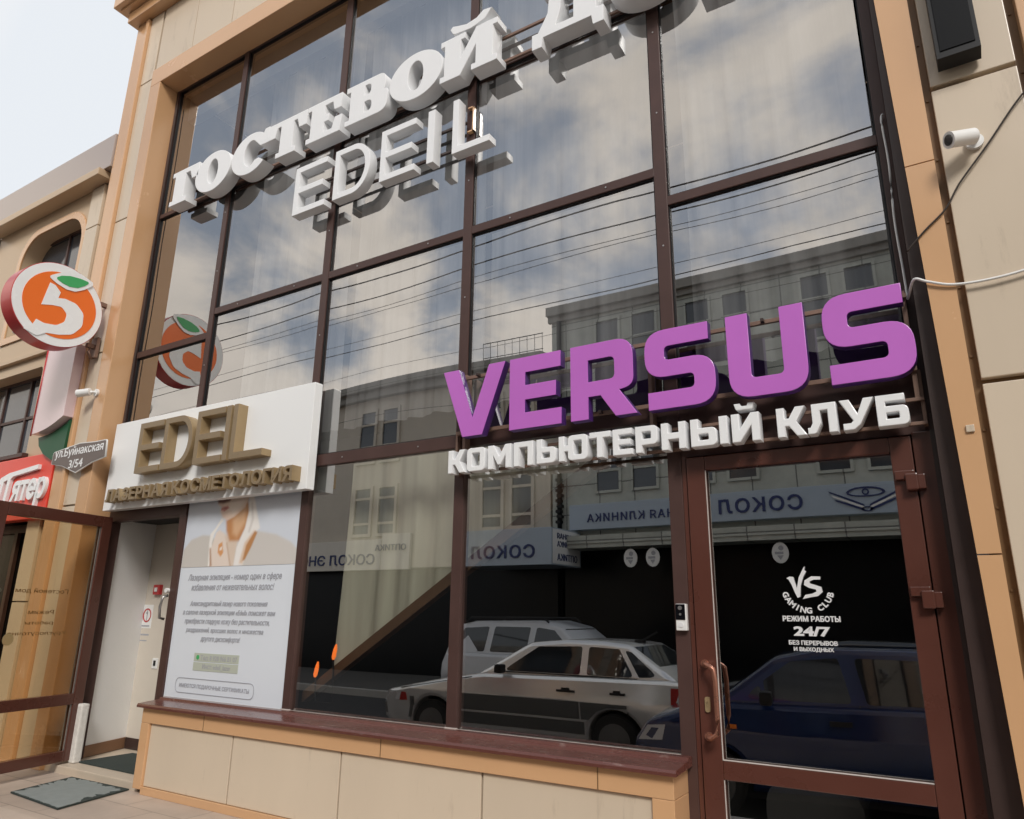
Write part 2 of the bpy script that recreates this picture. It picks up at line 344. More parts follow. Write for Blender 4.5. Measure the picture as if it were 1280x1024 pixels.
def outline_mesh(polys, depth, bold=0.0):
    """non-zero filled solid of overlapping outlines (x, z): front at y=0, back at y=depth"""
    V, Ed = [], []
    for p in polys:
        n0 = len(V); V += [Vector(q) for q in p]; Ed += [(n0 + k, n0 + (k + 1) % len(p)) for k in range(len(p))]
    vs, es, fs = delaunay_2d_cdt(V, Ed, [], 0, 1e-5)[:3]
    def wind(x, y):
        w_ = 0
        for p in polys:
            for k in range(len(p)):
                (ax, ay), (bx, by) = p[k - 1], p[k]
                if (ay <= y) != (by <= y):
                    c_ = (bx - ax) * (y - ay) - (x - ax) * (by - ay)
                    if ay <= y and c_ > 0: w_ += 1
                    elif ay > y and c_ < 0: w_ -= 1
        return w_
    keep = []
    for f in fs:
        c_ = sum((vs[k] for k in f), Vector((0, 0))) / len(f)
        if wind(c_.x, c_.y): keep.append(list(f))
    edge = {}
    for f in keep:
        a = sum(vs[f[k - 1]].x * vs[f[k]].y - vs[f[k]].x * vs[f[k - 1]].y for k in range(len(f)))
        if a < 0: f.reverse()
        for k in range(len(f)): edge[(f[k - 1], f[k])] = 1
    rim = [(a, b) for a, b in edge if (b, a) not in edge]
    pos = [v.copy() for v in vs]
    if bold:
        nrm = {}
        for a, b in rim:
            d_ = (vs[b] - vs[a]); n_ = Vector((d_.y, -d_.x))
            if n_.length < 1e-9: continue
            n_.normalize()
            for k in (a, b): nrm.setdefault(k, []).append(n_)
        for k, l in nrm.items():
            m_ = sum(l, Vector((0, 0)))
            if m_.length > .2: pos[k] = vs[k] + m_.normalized() * bold * min(1.4, len(l) / m_.length)
    bm = bmesh.new(); F = {}; K = {}
    for f in keep:
        for k in f:
            if k not in F: F[k] = bm.verts.new((pos[k].x, 0, pos[k].y)); K[k] = bm.verts.new((pos[k].x, depth, pos[k].y))
    for f in keep:
        try: bm.faces.new([F[k] for k in f]); bm.faces.new([K[k] for k in reversed(f)])
        except ValueError: pass
    for a, b in rim:
        try: bm.faces.new((F[b], F[a], K[a], K[b]))
        except ValueError: pass
    bmesh.ops.recalc_face_normals(bm, faces=bm.faces[:])
    me = bpy.data.meshes.new('lettering'); bm.to_mesh(me); bm.free(); return me
def text_mesh(body, width=None, height=None, depth=.002, bold=0.0, shear=0.0, mirror=False, res=3, space=1.0, two=False):
    """lettering scaled so that its box is width x height; x from 0, z from 0, front at y=0"""
    c = bpy.data.curves.new('lettering', 'FONT'); c.body = body; c.size = 1; c.shear = shear; c.space_character = space
    o = bpy.data.objects.new('lettering', c); TS.collection.objects.link(o)
    dg = TS.view_layers[0].depsgraph; dg.update(); ev = o.evaluated_get(dg); cu = ev.to_curve(dg)
    polys = []
    for sp in cu.splines:
        P, bp = [], sp.bezier_points
        for k in range(len(bp)):
            a, b = bp[k], bp[(k + 1) % len(bp)]
            p0, p1, p2, p3 = a.co, a.handle_right, b.co, b.handle_left; p2, p3 = p3, p2
            straight = abs((p1 - p0).cross(p3 - p0).z) < 1e-5 and abs((p2 - p0).cross(p3 - p0).z) < 1e-5
            for q in range(1 if straight else res):
                t_ = q / res; u_ = 1 - t_
                v = p0 * u_ ** 3 + p1 * 3 * u_ * u_ * t_ + p2 * 3 * u_ * t_ * t_ + p3 * t_ ** 3; P.append((v.x, v.y))
        polys.append(P)
    ev.to_curve_clear(); bpy.data.objects.remove(o); bpy.data.curves.remove(c)
    me = outline_mesh(polys, depth, bold)
    xs = [v.co.x for v in me.vertices]; ys = [v.co.z for v in me.vertices]
    x0, x1, y0, y1 = min(xs), max(xs), min(ys), max(ys)
    sx = width / (x1 - x0) if width else None; sy = height / (y1 - y0) if height else None
    sx = sx or sy; sy = sy or sx
    for v in me.vertices:
        x, z = (v.co.x - x0) * sx, (v.co.z - y0) * sy
        v.co = ((x1 - x0) * sx - x if mirror else x, v.co.y, z)
    if mirror: me.flip_normals()
    if two:
        me.update()
        for p in me.polygons: p.material_index = 0 if p.normal.y < -.9 else 1
    return me
def place(me, name, m, parent, x, y, z, smooth=None):
    me.transform(Matrix.Translation((x, y, z))); return link(name, me, m, parent, smooth)
def scaled(cs, h, x=0, z=0): return [[(p[0] * h + x, p[1] * h + z) for p in c] for c in cs]

# ------------------------------------------------------------------ ground
GX = 60
g = MB(); g.poly([(-GX, -.9, 0), (GX, -.9, 0), (GX, 12, 0), (-GX, 12, 0)]); g.poly([(-GX, -2.75, -.30), (GX, -2.75, -.30), (GX, -.9, 0), (-GX, -.9, 0)])
tag(g.build('pavement', M['stone']), kind='structure')
g = MB(); g.box(-GX, GX, -2.9, -2.75, -.6, -.295, .012); g.box(-GX, GX, -8.95, -8.8, -.6, -.33, .012); tag(g.build('kerb', M['kerb']), kind='structure')
g = MB(); g.poly([(-400, -400, -.47), (400, -400, -.47), (400, 400, -.47), (-400, 400, -.47)]); tag(g.build('road', M['asphalt']), kind='structure')
g = MB()
for k in range(-9, 10): g.poly([(k * 5 - 1.2, -6.02, -.466), (k * 5 + 1.2, -6.02, -.466), (k * 5 + 1.2, -5.9, -.466), (k * 5 - 1.2, -5.9, -.466)])
tag(g.build('road_marking', M['paint_line']), kind='structure')
g = MB(); g.poly([(-GX, -30, -.33), (GX, -30, -.33), (GX, -8.95, -.33), (-GX, -8.95, -.33)]); tag(g.build('far_pavement', mat('grey_far_paving', (.075, .072, .068), .85, var=.3, vscale=6)), kind='structure')

# ------------------------------------------------------------------ the guest house
XM = [-6.50, -5.388, -3.986, -2.619, -1.2254, -.0837]       # mullion centres
TOP = 6.63
B = empty('guest_house', (-3.2, 0, 0), 'beige and bronze clad guest house with a tall brown framed glass front', 'building')
FY = -.2
t = MB()
# left column: mauve edge, bead, trim by the opening, jamb
t.box(-7.18, -6.985, FY, .3, 0, 8.0, .006)
t.box(-6.985, -6.935, FY - .022, .3, 0, 7.6, .006)
t.box(-6.70, -6.52, FY, .09, 0, 6.60, .006)
# head of the opening
t.box(-6.70, .16, FY, .3, 6.602, 6.81, .006)
# right column strip and next strip
inn = lambda zq: .060 - .0205 * (min(zq, 5) - 1.0)          # the strip's inner edge runs slightly out of plumb
for z0, z1 in ((0, 1.497), (1.503, 3.262), (3.268, 5.0), (5.006, 6.60)): t.prism([(inn(z0), z0), (.132, z0), (.132, z1), (inn(z1), z1)], 'y', FY, .08)
for z0, z1 in ((0, 2.6), (2.606, 4.6), (4.606, 7.6)): t.box(.535, .68, FY - .01, .3, z0, z1, .004)
t.build('bronze_trim', M['trim'], B)
p = MB()
def panel(x0, x1, z0, z1, y=FY + .012): p.box(x0, x1, y, y + .1, z0, z1, .004)
for z0, z1 in ((0, 2.14), (2.155, 3.60), (3.615, 5.045), (5.06, 6.715), (6.73, 7.62)): panel(-6.93, -6.705, z0, z1)
xs = [-6.70, -6.675, -6.055, -5.43, -4.80, -4.17, -3.54, -2.91, -2.28, -1.65, -1.02, -.39, .15]
for a, b in zip(xs[1:], xs[2:]): panel(a + .004, b - .004, 6.815, 7.62)
for z0, z1 in ((.0, .78), (.80, 2.19), (2.215, 3.625), (3.65, 5.06), (5.085, 6.5), (6.525, 7.62)):
    panel(.165, .497, z0, z1)
    for k in range(5): panel(.69 + k * .9, .69 + k * .9 + .88, z0, z1)
p.build('cladding', M['panel'], B)
q = MB(); q.box(-6.99, -6.70, -.15, .28, 0, 7.62); q.box(-6.7, .16, -.15, .28, 6.81, 7.62); q.box(.10, 5.3, -.15, .28, 0, 7.62)
# rivet heads along the two grooves
for z in [0.4 + .32 * k for k in range(22)]:
    for x in (.146, .516): q.box(x - .005, x + .005, -.156, -.149, z, z + .01)
q.build('cladding_backing', M['trim_dark'], B)
c = MB(); c.box(-7.24, 6, -.30, .3, 7.625, 7.76, .01); c.box(-7.36, 6, -.42, .3, 7.79, 8.15, .01); c.box(-7.30, 6, -.36, .3, 7.76, 7.79)
c.build('cornice', M['trim'], B)
c = MB(); c.box(-7.16, 6, -.12, 8, 8.15, 8.4); c.box(-7.17, -7.12, .3, 8, 0, 8.0); c.box(5.35, 6, -.1, 8, 0, 8.0); c.build('wall', M['panel'], B)

# glazing frame
f = MB(); W2 = .036
def vm(x, z0, z1, w=W2, y0=0.0): f.box(x - w, x + w, y0, .075, z0, z1, .004)
vm(-6.50, 2.86, TOP, .02); vm(XM[1], .56, TOP, .033); vm(XM[2], .56, TOP); vm(XM[3], .56, TOP); vm(XM[4], .02, TOP, .038); vm(-.058, 2.14, TOP, .028)
def ht(z, i, j, h=.03): f.box(XM[i] + .036, XM[j] - (.003 if j == 5 else .036), .002, .074, z - h, z + h, .004)
for i, z in ((0, 3.583), (1, 3.798), (2, 3.798), (3, 3.798), (4, 3.583)): ht(z, i, i + 1)
for i in range(4): ht(5.075, i, i + 1, .022)
for i in (2, 3): ht(2.307, i, i + 1, .042)
ht(2.60, 0, 1, .03); ht(2.60, 1, 2, .03)
f.box(-6.48, -.03, .004, .07, TOP - .045, TOP, .004)
for i in (1, 2, 3): f.box(XM[i] + .036, XM[i + 1] - .036, .002, .072, .56, .612, .004)
# head frame above the shop door, dark
f.box(XM[4] + .038, -.03, .002, .074, 2.05, 2.345, .004)
fr = f.build('window_frame', M['frame'], B)
d = MB(); d.prism([(-.030, 0), (inn(0) - .001, 0), (inn(5) - .001, 5), (inn(5) - .001, TOP), (-.030, TOP)], 'y', -.12, .07); d.box(-.05, -.032, -.02, .07, 0, 2.06); d.build('reveal', M['frame_dark'], B)
s_ = MB()
for i in (1, 2, 3): s_.box(XM[i] + .036, XM[i + 1] - .036, .010, .016, .612, .619)
for i in (2, 3): s_.box(XM[i] - .04, XM[i] + .04, -.006, .01, .60, .625)
s_.build('sealant', M['putty'], fr)

# panes: slightly bowed sheets of glass, each its own
def pane(x0, x1, z0, z1, m, bow=.0012, name='pane', y=.026, parent=None, n=14):
    bm = bmesh.new(); tx, tz = rnd.uniform(-1, 1) * .0012, rnd.uniform(-1, 1) * .0010
    sgn = rnd.choice((-1, 1)); grid = []
    for j in range(n + 1):
        row = []
        for i in range(n + 1):
            u, v = i / n, j / n
            b = 16 * u * (1 - u) * v * (1 - v)
            row.append(bm.verts.new((x0 + u * (x1 - x0), y + sgn * bow * b + tx * (u - .5) + tz * (v - .5), z0 + v * (z1 - z0))))
        grid.append(row)
    for j in range(n):
        for i in range(n): bm.faces.new((grid[j][i], grid[j][i + 1], grid[j + 1][i + 1], grid[j + 1][i]))
    me = bpy.data.meshes.new(name); bm.to_mesh(me); bm.free()
    o = link(name, me, m, parent or fr); me.shade_smooth(); return o
def px(i): return (XM[i] + .02, XM[i + 1] - .02)
for i, lev in enumerate(([2.6, 3.583, 5.075, TOP], [2.6, 3.798, 5.075, TOP], [2.307, 3.798, 5.075, TOP], [2.307, 3.798, 5.075, TOP], [2.2, 3.583, TOP])):
    for z0, z1 in zip(lev, lev[1:]): pane(*px(i), z0 + .01, z1 - .01, M['glass_up'], .0016 if i != 2 else .0024)
for i in (2, 3): pane(*px(i), .60, 2.28, M['glass_low'], .0005)

gk = MB()  # black gaskets, also drawing in the shadow line along the bars
def gasket_shadow_line(x0, x1, z0, z1, y=.012, w_=.007):
    gk.box(x0, x1, y, y + .012, z0, z0 + w_); gk.box(x0, x1, y, y + .012, z1 - w_, z1); gk.box(x0, x0 + w_, y, y + .012, z0 + w_, z1 - w_); gk.box(x1 - w_, x1, y, y + .012, z0 + w_, z1 - w_)
for i, lev in enumerate(([2.63, 3.583, 5.075, TOP - .045], [2.63, 3.798, 5.075, TOP - .045], [2.349, 3.798, 5.075, TOP - .045], [2.349, 3.798, 5.075, TOP - .045], [2.345, 3.583, TOP - .045])):
    for k_, (z0, z1) in enumerate(zip(lev, lev[1:])):
        a_ = 0 if k_ == 0 else (.022 if lev[k_] == 5.075 else .03); b_ = 0 if z1 > 6 else (.022 if z1 == 5.075 else .03)
        gasket_shadow_line(XM[i] + (.0365 if i < 4 else .0385), XM[i + 1] - (.0365 if i < 3 else .0385 if i == 3 else .003), z0 + a_, z1 - b_)
gk.build('gasket_shadow_line', M['black'], fr)
# screw heads on the bars
b = MB(); b.disc((0, 0), .0055, 'y', (-.0025, .002), 8); o = b.build('screw', M['grey_metal'], fr); sm_ = o.data; bpy.data.objects.remove(o)
sp_ = [(XM[i], z_) for i in range(1, 5) for z_ in (2.75, 3.3, 4.2, 4.8)] + [(XM[i] + (XM[i + 1] - XM[i]) * u_, z_) for z_, i0, i1 in ((3.798, 1, 4), (5.075, 0, 4), (2.307, 2, 3)) for i in range(i0, i1) for u_ in (.25, .75)]
for x_, z_ in sp_:
    o = bpy.data.objects.new('screw', sm_); col.objects.link(o); o.parent = fr; o.location = (x_, 0, z_)

# plinth under the windows
PL, PR = -5.19, -1.235
t = MB()
t.box(PL - .06, PR, FY, 0, .462, .575, .004); t.box(PL - .06, PL + .035, FY, 0, .03, .4615, .004); t.box(PR - .105, PR, FY, 0, .0, .4615, .004); t.box(PL + .036, PR - .106, FY, 0, .0, .05, .003)
pt = t.build('plinth', M['trim'], B)
p = MB()
for a, b in ((PL + .038, -4.255), (-4.243, -3.281), (-3.269, -2.28), (-2.268, PR - .109)): p.box(a, b, FY + .018, FY + .1, .052, .458, .004)
p.build('plinth_panel', M['panel'], B)
p = MB(); p.box(PL + .036, PR - .106, FY + .05, -.001, .05, .462)
for x in (-4.545, -2.959, -1.607): p.box(x - .003, x + .003, FY - .001, FY + .02, .464, .573)
p.build('plinth_joint', M['trim_dark'], B)
s = MB(); s.prism([(-.003, .62), (-.003, .578), (-.235, .566), (-.235, .580), (-.228, .592), (-.06, .607), (-.055, .62)], 'x', PL - .09, PR + .025)
s.build('sill', M['sill'], B)

# poster side frame and entrance frame
f2 = MB(); f2.box(-6.47, -5.422, .0, .09, 2.0, 2.10, .004); f2.box(-5.43, -5.345, -.004, .09, .0, 2.0, .004); f2.box(-6.47, -6.425, .0, .09, 0.05, 2.0, .004)
f2.build('entrance_frame', M['frame'], B)
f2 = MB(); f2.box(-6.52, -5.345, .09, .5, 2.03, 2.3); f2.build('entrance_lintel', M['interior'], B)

# interior shell: floors, dark back wall, lintel strip at the top
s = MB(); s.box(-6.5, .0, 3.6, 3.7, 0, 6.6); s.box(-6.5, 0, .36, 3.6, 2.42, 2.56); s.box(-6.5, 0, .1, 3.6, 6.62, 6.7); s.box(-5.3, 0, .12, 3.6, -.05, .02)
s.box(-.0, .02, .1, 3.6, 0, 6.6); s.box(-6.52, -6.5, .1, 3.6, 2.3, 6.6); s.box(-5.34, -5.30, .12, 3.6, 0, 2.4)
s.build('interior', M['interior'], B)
s = MB(); s.box(-6.47, -.09, .13, .22, 6.30, 6.62); s.build('lintel', M['lintel'], B)
s = MB(); s.prism([(-4.05, .715), (-4.05, .645), (-1.6, 2.185), (-1.6, 2.275)], 'y', .20, .27); s.build('stair_edge', M['wood'], B)
# hall behind the open entrance
s = MB(); s.prism([(-6.45, .095), (-6.62, .56), (-6.66, .56), (-6.52, .095)], 'z', .06, 2.28); s.build('hall_side_wall', M['plaster'], B)
s = MB(); s.box(-6.70, -5.345, .552, .60, .06, 2.28); s.build('hall_back_wall', M['hall'], B)
s = MB(); s.prism([(-6.44, .094), (-6.605, .545), (-6.618, .552), (-6.453, .098)], 'z', .06, .15); s.build('skirting', M['skirting'], B)
s = MB(); s.box(-6.60, -5.345, .545, .561, .06, .15); s.build('skirting', M['frame_dark'], B)
s = MB(); s.box(-6.365, -6.285, -.07, -.005, .056, .50, .012)
s.build('plaster_post', M['plaster_old'], B)
s = MB(); s.box(-6.75, PL - .06, -.16, .6, -.02, .055, .008); s.build('doorstep', M['step'], B)

# shop door of the game club
D = bpy.data.objects.new('shop_door', None); col.objects.link(D); D.parent = B; D.location = (-.65 - B.location.x, 0, 0)
def under(par, o):
    """re-hang a mesh built in world coordinates under a child empty"""
    o.parent = par; o.location = -(Vector(par.location) + (Vector(par.parent.location) if par.parent else Vector())); return o
f = MB(); lx0, lx1 = -1.158, -.128
f.box(lx0, lx0 + .095, -.012, .05, .03, 2.045, .005); f.box(lx1 - .088, lx1, -.012, .05, .03, 2.045, .005)
f.box(lx0 + .0955, lx1 - .0885, -.011, .05, 1.972, 2.045, .005); f.box(lx0 + .0955, lx1 - .0885, -.011, .05, .536, .618, .005); f.box(lx0 + .0955, lx1 - .0885, -.011, .05, .03, .15, .005)
under(D, f.build('door_frame', M['frame_red']))
MB().box(XM[4] + .039, lx0 - .006, .001, .06, .0, 2.06, .003).build('door_post', M['frame_red'], B); MB().box(lx1 + .005, -.034, -.004, .06, 0, 2.06, .004).build('door_post', M['frame_red'], B)
z = MB(); z.box(lx0 + .0955, lx0 + .0985, -.0125, -.004, .62, 1.97); z.box(lx0 + .0955, lx1 - .0885, -.0125, -.002, .618, .6215); z.box(lx0 + .0955, lx0 + .0985, -.0125, -.004, .15, .535)
under(D, z.build('glazing_bead', M['putty']))
for z0, z1 in ((.60, 1.98), (.14, .55)):
    o = pane(lx0 + .09, lx1 - .085, z0, z1, M['glass_low'], .0003, y=.016); under(D, o)
h = MB(); hy = -.075
h.tube([(-1.118, -.01, 1.035), (-1.112, -.05, 1.037), (-1.09, hy, 1.035), (-1.062, hy - .004, 1.015), (-1.056, hy, .96), (-1.056, hy, .80), (-1.062, hy - .004, .735), (-1.09, hy, .713), (-1.112, -.05, .712), (-1.118, -.01, .714)], .0115, 10)
h.disc((-1.118, 1.035), .02, 'y', (-.022, -.011), 16); h.disc((-1.118, .714), .02, 'y', (-.022, -.011), 16)
under(D, h.build('door_handle', M['copper'], smooth=50))
k = MB(); k.prism(rounded([(-1.128, .82, .012), (-1.104, .82, .012), (-1.104, .888, .012), (-1.128, .888, .012)]), 'y', -.022, -.0115)
k.disc((-1.116, .866), .007, 'y', (-.025, -.021), 12); k.box(-1.119, -1.113, -.025, -.021, .845, .864)
under(D, k.build('lock', M['gold']))
for zz in (1.857, 1.358):
    k = MB(); k.box(-.208, -.132, -.036, -.012, zz - .012, zz + .028, .004); k.box(-.168, -.120, -.05, -.013, zz - .062, zz + .012, .006); k.box(-.122, -.092, -.044, -.005, zz - .058, zz + .006, .004)
    under(D, k.build('hinge', M['frame_red']))
# white vinyl on the door glass
def vinyl(name, me, x, z):
    me.transform(Matrix.Translation((x, .008, z))); return under(D, link(name, me, M['decal']))
V_ = [(0, .92), (.16, 1.0), (.34, .98), (.47, .42), (.60, .95), (.86, 1.42), (.93, 1.50), (.90, 1.30), (.98, 1.25), (.82, .98), (.66, .55), (.60, .02), (.46, -.04), (.36, .2), (.22, .62), (.10, .86)]
S_ = [(1.62, .98), (1.20, 1.0), (.86, .80), (.82, .58), (1.04, .44), (1.36, .36), (1.38, .26), (1.18, .16), (.84, .10), (.70, -.10), (1.05, -.02), (1.42, .04), (1.66, .24), (1.62, .48), (1.34, .58), (1.10, .66), (1.10, .76), (1.30, .84), (1.60, .84)]
vinyl('decal_logo', solid(scaled([V_, S_], .092), .001), -.716, 1.345)
arc = bmesh.new(); word = 'GAMING CLUB'
for i, ch in enumerate(word):
    if ch == ' ': continue
    me = text_mesh(ch, None, .027, .001, .035)
    wd = max(v.co.x for v in me.vertices); a = R(198 + (342 - 198) * i / (len(word) - 1))
    cx, cz = -.6285 + .102 * math.cos(a), 1.387 + .102 * math.sin(a)
    rot = Matrix.Rotation(-(a - R(270)), 4, 'Y')
    me.transform(Matrix.Translation((cx, .008, cz)) @ rot @ Matrix.Translation((-wd / 2, 0, -.0135))); arc.from_mesh(me); bpy.data.meshes.remove(me)
me = bpy.data.meshes.new('decal_arc'); arc.to_mesh(me); arc.free(); under(D, link('decal_lettering', me, M['decal']))
for body, x0, x1, z0, hh, bo in (('РЕЖИМ РАБОТЫ', -.748, -.501, 1.236, .0255, .035), ('24/7', -.705, -.548, 1.172, .043, .045), ('БЕЗ ПЕРЕРЫВОВ', -.730, -.523, 1.134, .020, .03), ('И ВЫХОДНЫХ', -.711, -.541, 1.104, .021, .03)):
    vinyl('decal_lettering', text_mesh(body, x1 - x0, hh, .001, bo), x0, z0)

# open entrance door, swung out to the left
E = bpy.data.objects.new('entrance_door', None); col.objects.link(E); E.parent = B; E.location = Vector((-6.385, -.035, 0)) - Vector(B.location)
E.rotation_euler.z = math.atan2(-1, .235)            # leaf runs from the hinge towards the street
def leaf(o): o.parent = E; o.location = (0, 0, 0); return o
LW = 1.06
f = MB(); f.box(0, .095, -.03, .03, .075, 2.03, .005); f.box(LW - .10, LW, -.03, .03, .075, 2.03, .005)
f.box(.0955, LW - .1005, -.029, .029, 1.935, 2.03, .005); f.box(.0955, LW - .1005, -.029, .029, .50, .585, .005); f.box(.0955, LW - .1005, -.029, .029, .075, .155, .005)
leaf(f.build('door_frame', M['frame_red']))
f = MB(); f.box(.0955, .106, -.02, -.012, .585, 1.934); f.box(.0955, .106, -.02, -.012, .156, .499); f.box(.0955, .106, .012, .02, .585, 1.934); f.box(.0955, .106, .012, .02, .156, .499); leaf(f.build('glazing_bead', M['grey_metal']))
for z0, z1 in ((.57, 1.95), (.14, .52)):
    bm_ = MB(); bm_.box(.09, LW - .09, -.003, .003, z0, z1); leaf(bm_.build('pane', M['glass_door']))
# lettering seen from behind
for body, cx, z0, wd, hh in (('Гостевой дом', .52, 1.36, .46, .042), ('Режим', .50, 1.205, .22, .034), ('работы', .50, 1.12, .24, .034), ('Круглосуточно', .50, 1.04, .50, .036)):
    me = text_mesh(body, wd, hh, .001, .012); me.transform(Matrix.Translation((cx - wd / 2, -.006, z0)))
    leaf(link('door_lettering', me, M['gold']))
leaf(MB().disc((.735, 1.02), .045, 'y', (-.0055, -.0035), 20).build('sticker', M['plastic_w'])); leaf(MB().box(.80, .93, -.0055, -.0035, .93, 1.0).build('sticker', M['plastic_w'])); leaf(MB().disc((.90, 1.12), .05, 'y', (-.0055, -.0035), 20).build('sticker', M['plastic_w']))
f = MB(); f.box(.02, .28, -.052, -.03, 1.965, 1.99, .003); f.tube([(.02, -.045, 2.0), (-.02, -.10, 2.005), (.20, -.14, 2.005)], .009, 8); leaf(f.build('door_closer', M['grey_metal']))
f = MB(); f.tube([(.96, -.03, .80), (.96, -.085, .82), (.96, -.085, 1.25), (.96, -.03, 1.27)], .013, 8); leaf(f.build('door_handle', M['copper']))

# ------------------------------------------------------------------ curtains
def curtain(x0, x1, z0, z1, y, amp, n, m, label, cut=None, seed=0, group='curtains behind the glass front'):
    r = random.Random(seed); bm = bmesh.new(); NX = int((x1 - x0) * 46); NZ = 8; ph = [r.uniform(0, 6.28) for _ in range(4)]; gr = []
    for i in range(NX + 1):
        x = x0 + (x1 - x0) * i / NX; u = (x - x0)
        off = amp * (math.sin(u * n + ph[0]) * .6 + math.sin(u * n * 1.73 + ph[1]) * .35 + math.sin(u * n * .43 + ph[2]) * .5)
        zb = max(z0, cut(x)) if cut else z0; rowz = []
        for j in range(NZ + 1):
            v = j / NZ; sway = .03 * math.sin(v * 2.2 + u * 1.3 + ph[3])
            rowz.append(bm.verts.new((x + sway, y + off * (1.15 - .45 * v), zb + (z1 - zb) * v)))
        gr.append(rowz)
    for a, b in zip(gr, gr[1:]):
        for j in range(NZ): bm.faces.new((a[j], b[j], b[j + 1], a[j + 1]))
    me = bpy.data.meshes.new('curtain'); bm.to_mesh(me); bm.free(); me.shade_smooth()
    return tag(link('curtain', me, m), label, 'curtain', group)
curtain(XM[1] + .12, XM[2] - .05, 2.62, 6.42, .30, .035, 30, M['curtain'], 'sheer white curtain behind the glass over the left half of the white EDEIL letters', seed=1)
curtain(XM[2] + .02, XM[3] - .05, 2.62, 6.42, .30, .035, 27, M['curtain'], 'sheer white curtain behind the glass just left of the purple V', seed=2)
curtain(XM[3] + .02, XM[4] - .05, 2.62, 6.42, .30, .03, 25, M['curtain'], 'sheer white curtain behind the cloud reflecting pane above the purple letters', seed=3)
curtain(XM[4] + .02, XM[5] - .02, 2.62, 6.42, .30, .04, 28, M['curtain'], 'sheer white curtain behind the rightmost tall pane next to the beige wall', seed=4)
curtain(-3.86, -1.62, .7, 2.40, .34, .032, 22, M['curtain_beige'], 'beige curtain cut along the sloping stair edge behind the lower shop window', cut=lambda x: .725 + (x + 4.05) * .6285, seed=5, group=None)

k = empty('wall_lamp', (-3.86, .42, .80), 'orange glowing lamp pair behind the lower left corner of the shop window', 'lamp')
for dx, dz in ((0, 0), (.16, .12)):
    b = MB(); b.tube([(-3.90 + dx, .16, .82 + dz), (-3.895 + dx, .16, .84 + dz), (-3.885 + dx, .16, .89 + dz), (-3.88 + dx, .16, .92 + dz)], [.008, .015, .013, .005], 10); b.build('lamp_shade', M['glow'], k, 60)
b = MB(); b.tube([(-3.90, .165, .82), (-3.90, .18, .66), (-3.74, .18, .66), (-3.74, .165, .94)], .006, 6); b.build('bracket', M['black'], k)
k = empty('club_chair', (-.80, .62, .02), 'dark grey rounded chair back behind the lower pane of the shop door', 'chair')
b = MB(); b.prism(rounded([(-1.02, .16, .05), (-.56, .16, .05), (-.56, .46, .14), (-1.02, .46, .14)]), 'y', .55, .66); b.build('backrest', mat('grey_upholstery', (.06, .055, .052), .7, var=.3), k)
b = MB(); b.box(-1.02, -.56, .66, 1.1, .24, .36, .03); b.build('seat', M['cladding_grey'], k)
for sx in (-1.0, -.6):
    for sy in (.62, 1.06):
        b = MB(); b.tube([(sx, sy, .02), (sx, sy, .25)], .018, 8); b.build('leg', M['black'], k)

# ------------------------------------------------------------------ signs on the glass front
GLY = {
 'V': ([[(0, 1), (.27, 1), (.525, .27), (.78, 1), (1.05, 1), (.69, 0), (.36, 0)]], 1.05),
 'E': ([[(0, 0), (.80, 0), (.80, .22), (.25, .22), (.25, .395), (.72, .395), (.72, .60), (.25, .60), (.25, .78), (.79, .78), (.79, 1), (0, 1)]], .8),
 'R': ([[(0, 0), (.255, 0), (.255, .29), (.42, .29), (.62, 0), (.91, 0), (.68, .33), (.87, .36, .15), (.87, 1, .24), (0, 1)], [(.255, .49), (.255, .78), (.615, .78, .07), (.615, .49, .07)]], .91),
 'S': ([[(.82, 1), (0, 1, .26), (0, .395, .26), (.62, .395, .06), (.62, .22, .06), (.03, .22), (.03, 0), (.88, 0, .26), (.88, .605, .26), (.26, .605, .06), (.26, .78, .06), (.82, .78)]], .88),
 'U': ([[(0, 1), (0, 0, .26), (.86, 0, .26), (.86, 1), (.605, 1), (.605, .22, .06), (.255, .22, .06), (.255, 1)]], .86),
}
def letters(parent, spec, h, z, y, depth, mats, bevel, gl, two=True):
    for ch, x0, wd in spec:
        cs, gw = gl[ch]; me = solid([rounded([(q[0] / gw * wd, q[1] * h) + ((q[2] * h,) if len(q) > 2 else ()) for q in c]) for c in cs], depth, bevel, two)
        place(me, 'letter', mats, parent, x0, y, z, 35)
def rails(parent, specs, m=None, name='rail'):
    for x0, x1, z, y, hh in specs:
        b = MB(); b.box(x0, x1, y, y + .018, z - hh / 2, z + hh / 2, .002); b.build(name, m or M['rail'], parent)
vs = empty('club_sign', (-1.35, 0, 2.28), 'large purple VERSUS letters on thin rails above the shop window', 'sign')
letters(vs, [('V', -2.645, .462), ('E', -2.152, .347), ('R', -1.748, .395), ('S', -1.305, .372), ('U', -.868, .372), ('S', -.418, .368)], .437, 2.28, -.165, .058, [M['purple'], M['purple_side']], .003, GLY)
rails(vs, [(-2.60, -.06, 2.690, -.075, .022), (-2.60, -.06, 2.335, -.075, .022)])
for x in (-2.55, -1.32, -.075):
    b = MB(); b.box(x - .01, x + .01, -.057, -.001, 2.20, 2.72, .002); b.build('bracket', M['rail'], vs)
for x in (-2.43, -2.06, -1.60, -1.13, -.70, -.25):
    for zz in (2.69, 2.335):
        b = MB(); b.box(x - .008, x + .008, -.107, -.0755, zz - .008, zz + .008); b.build('spacer', M['frame_dark'], vs)
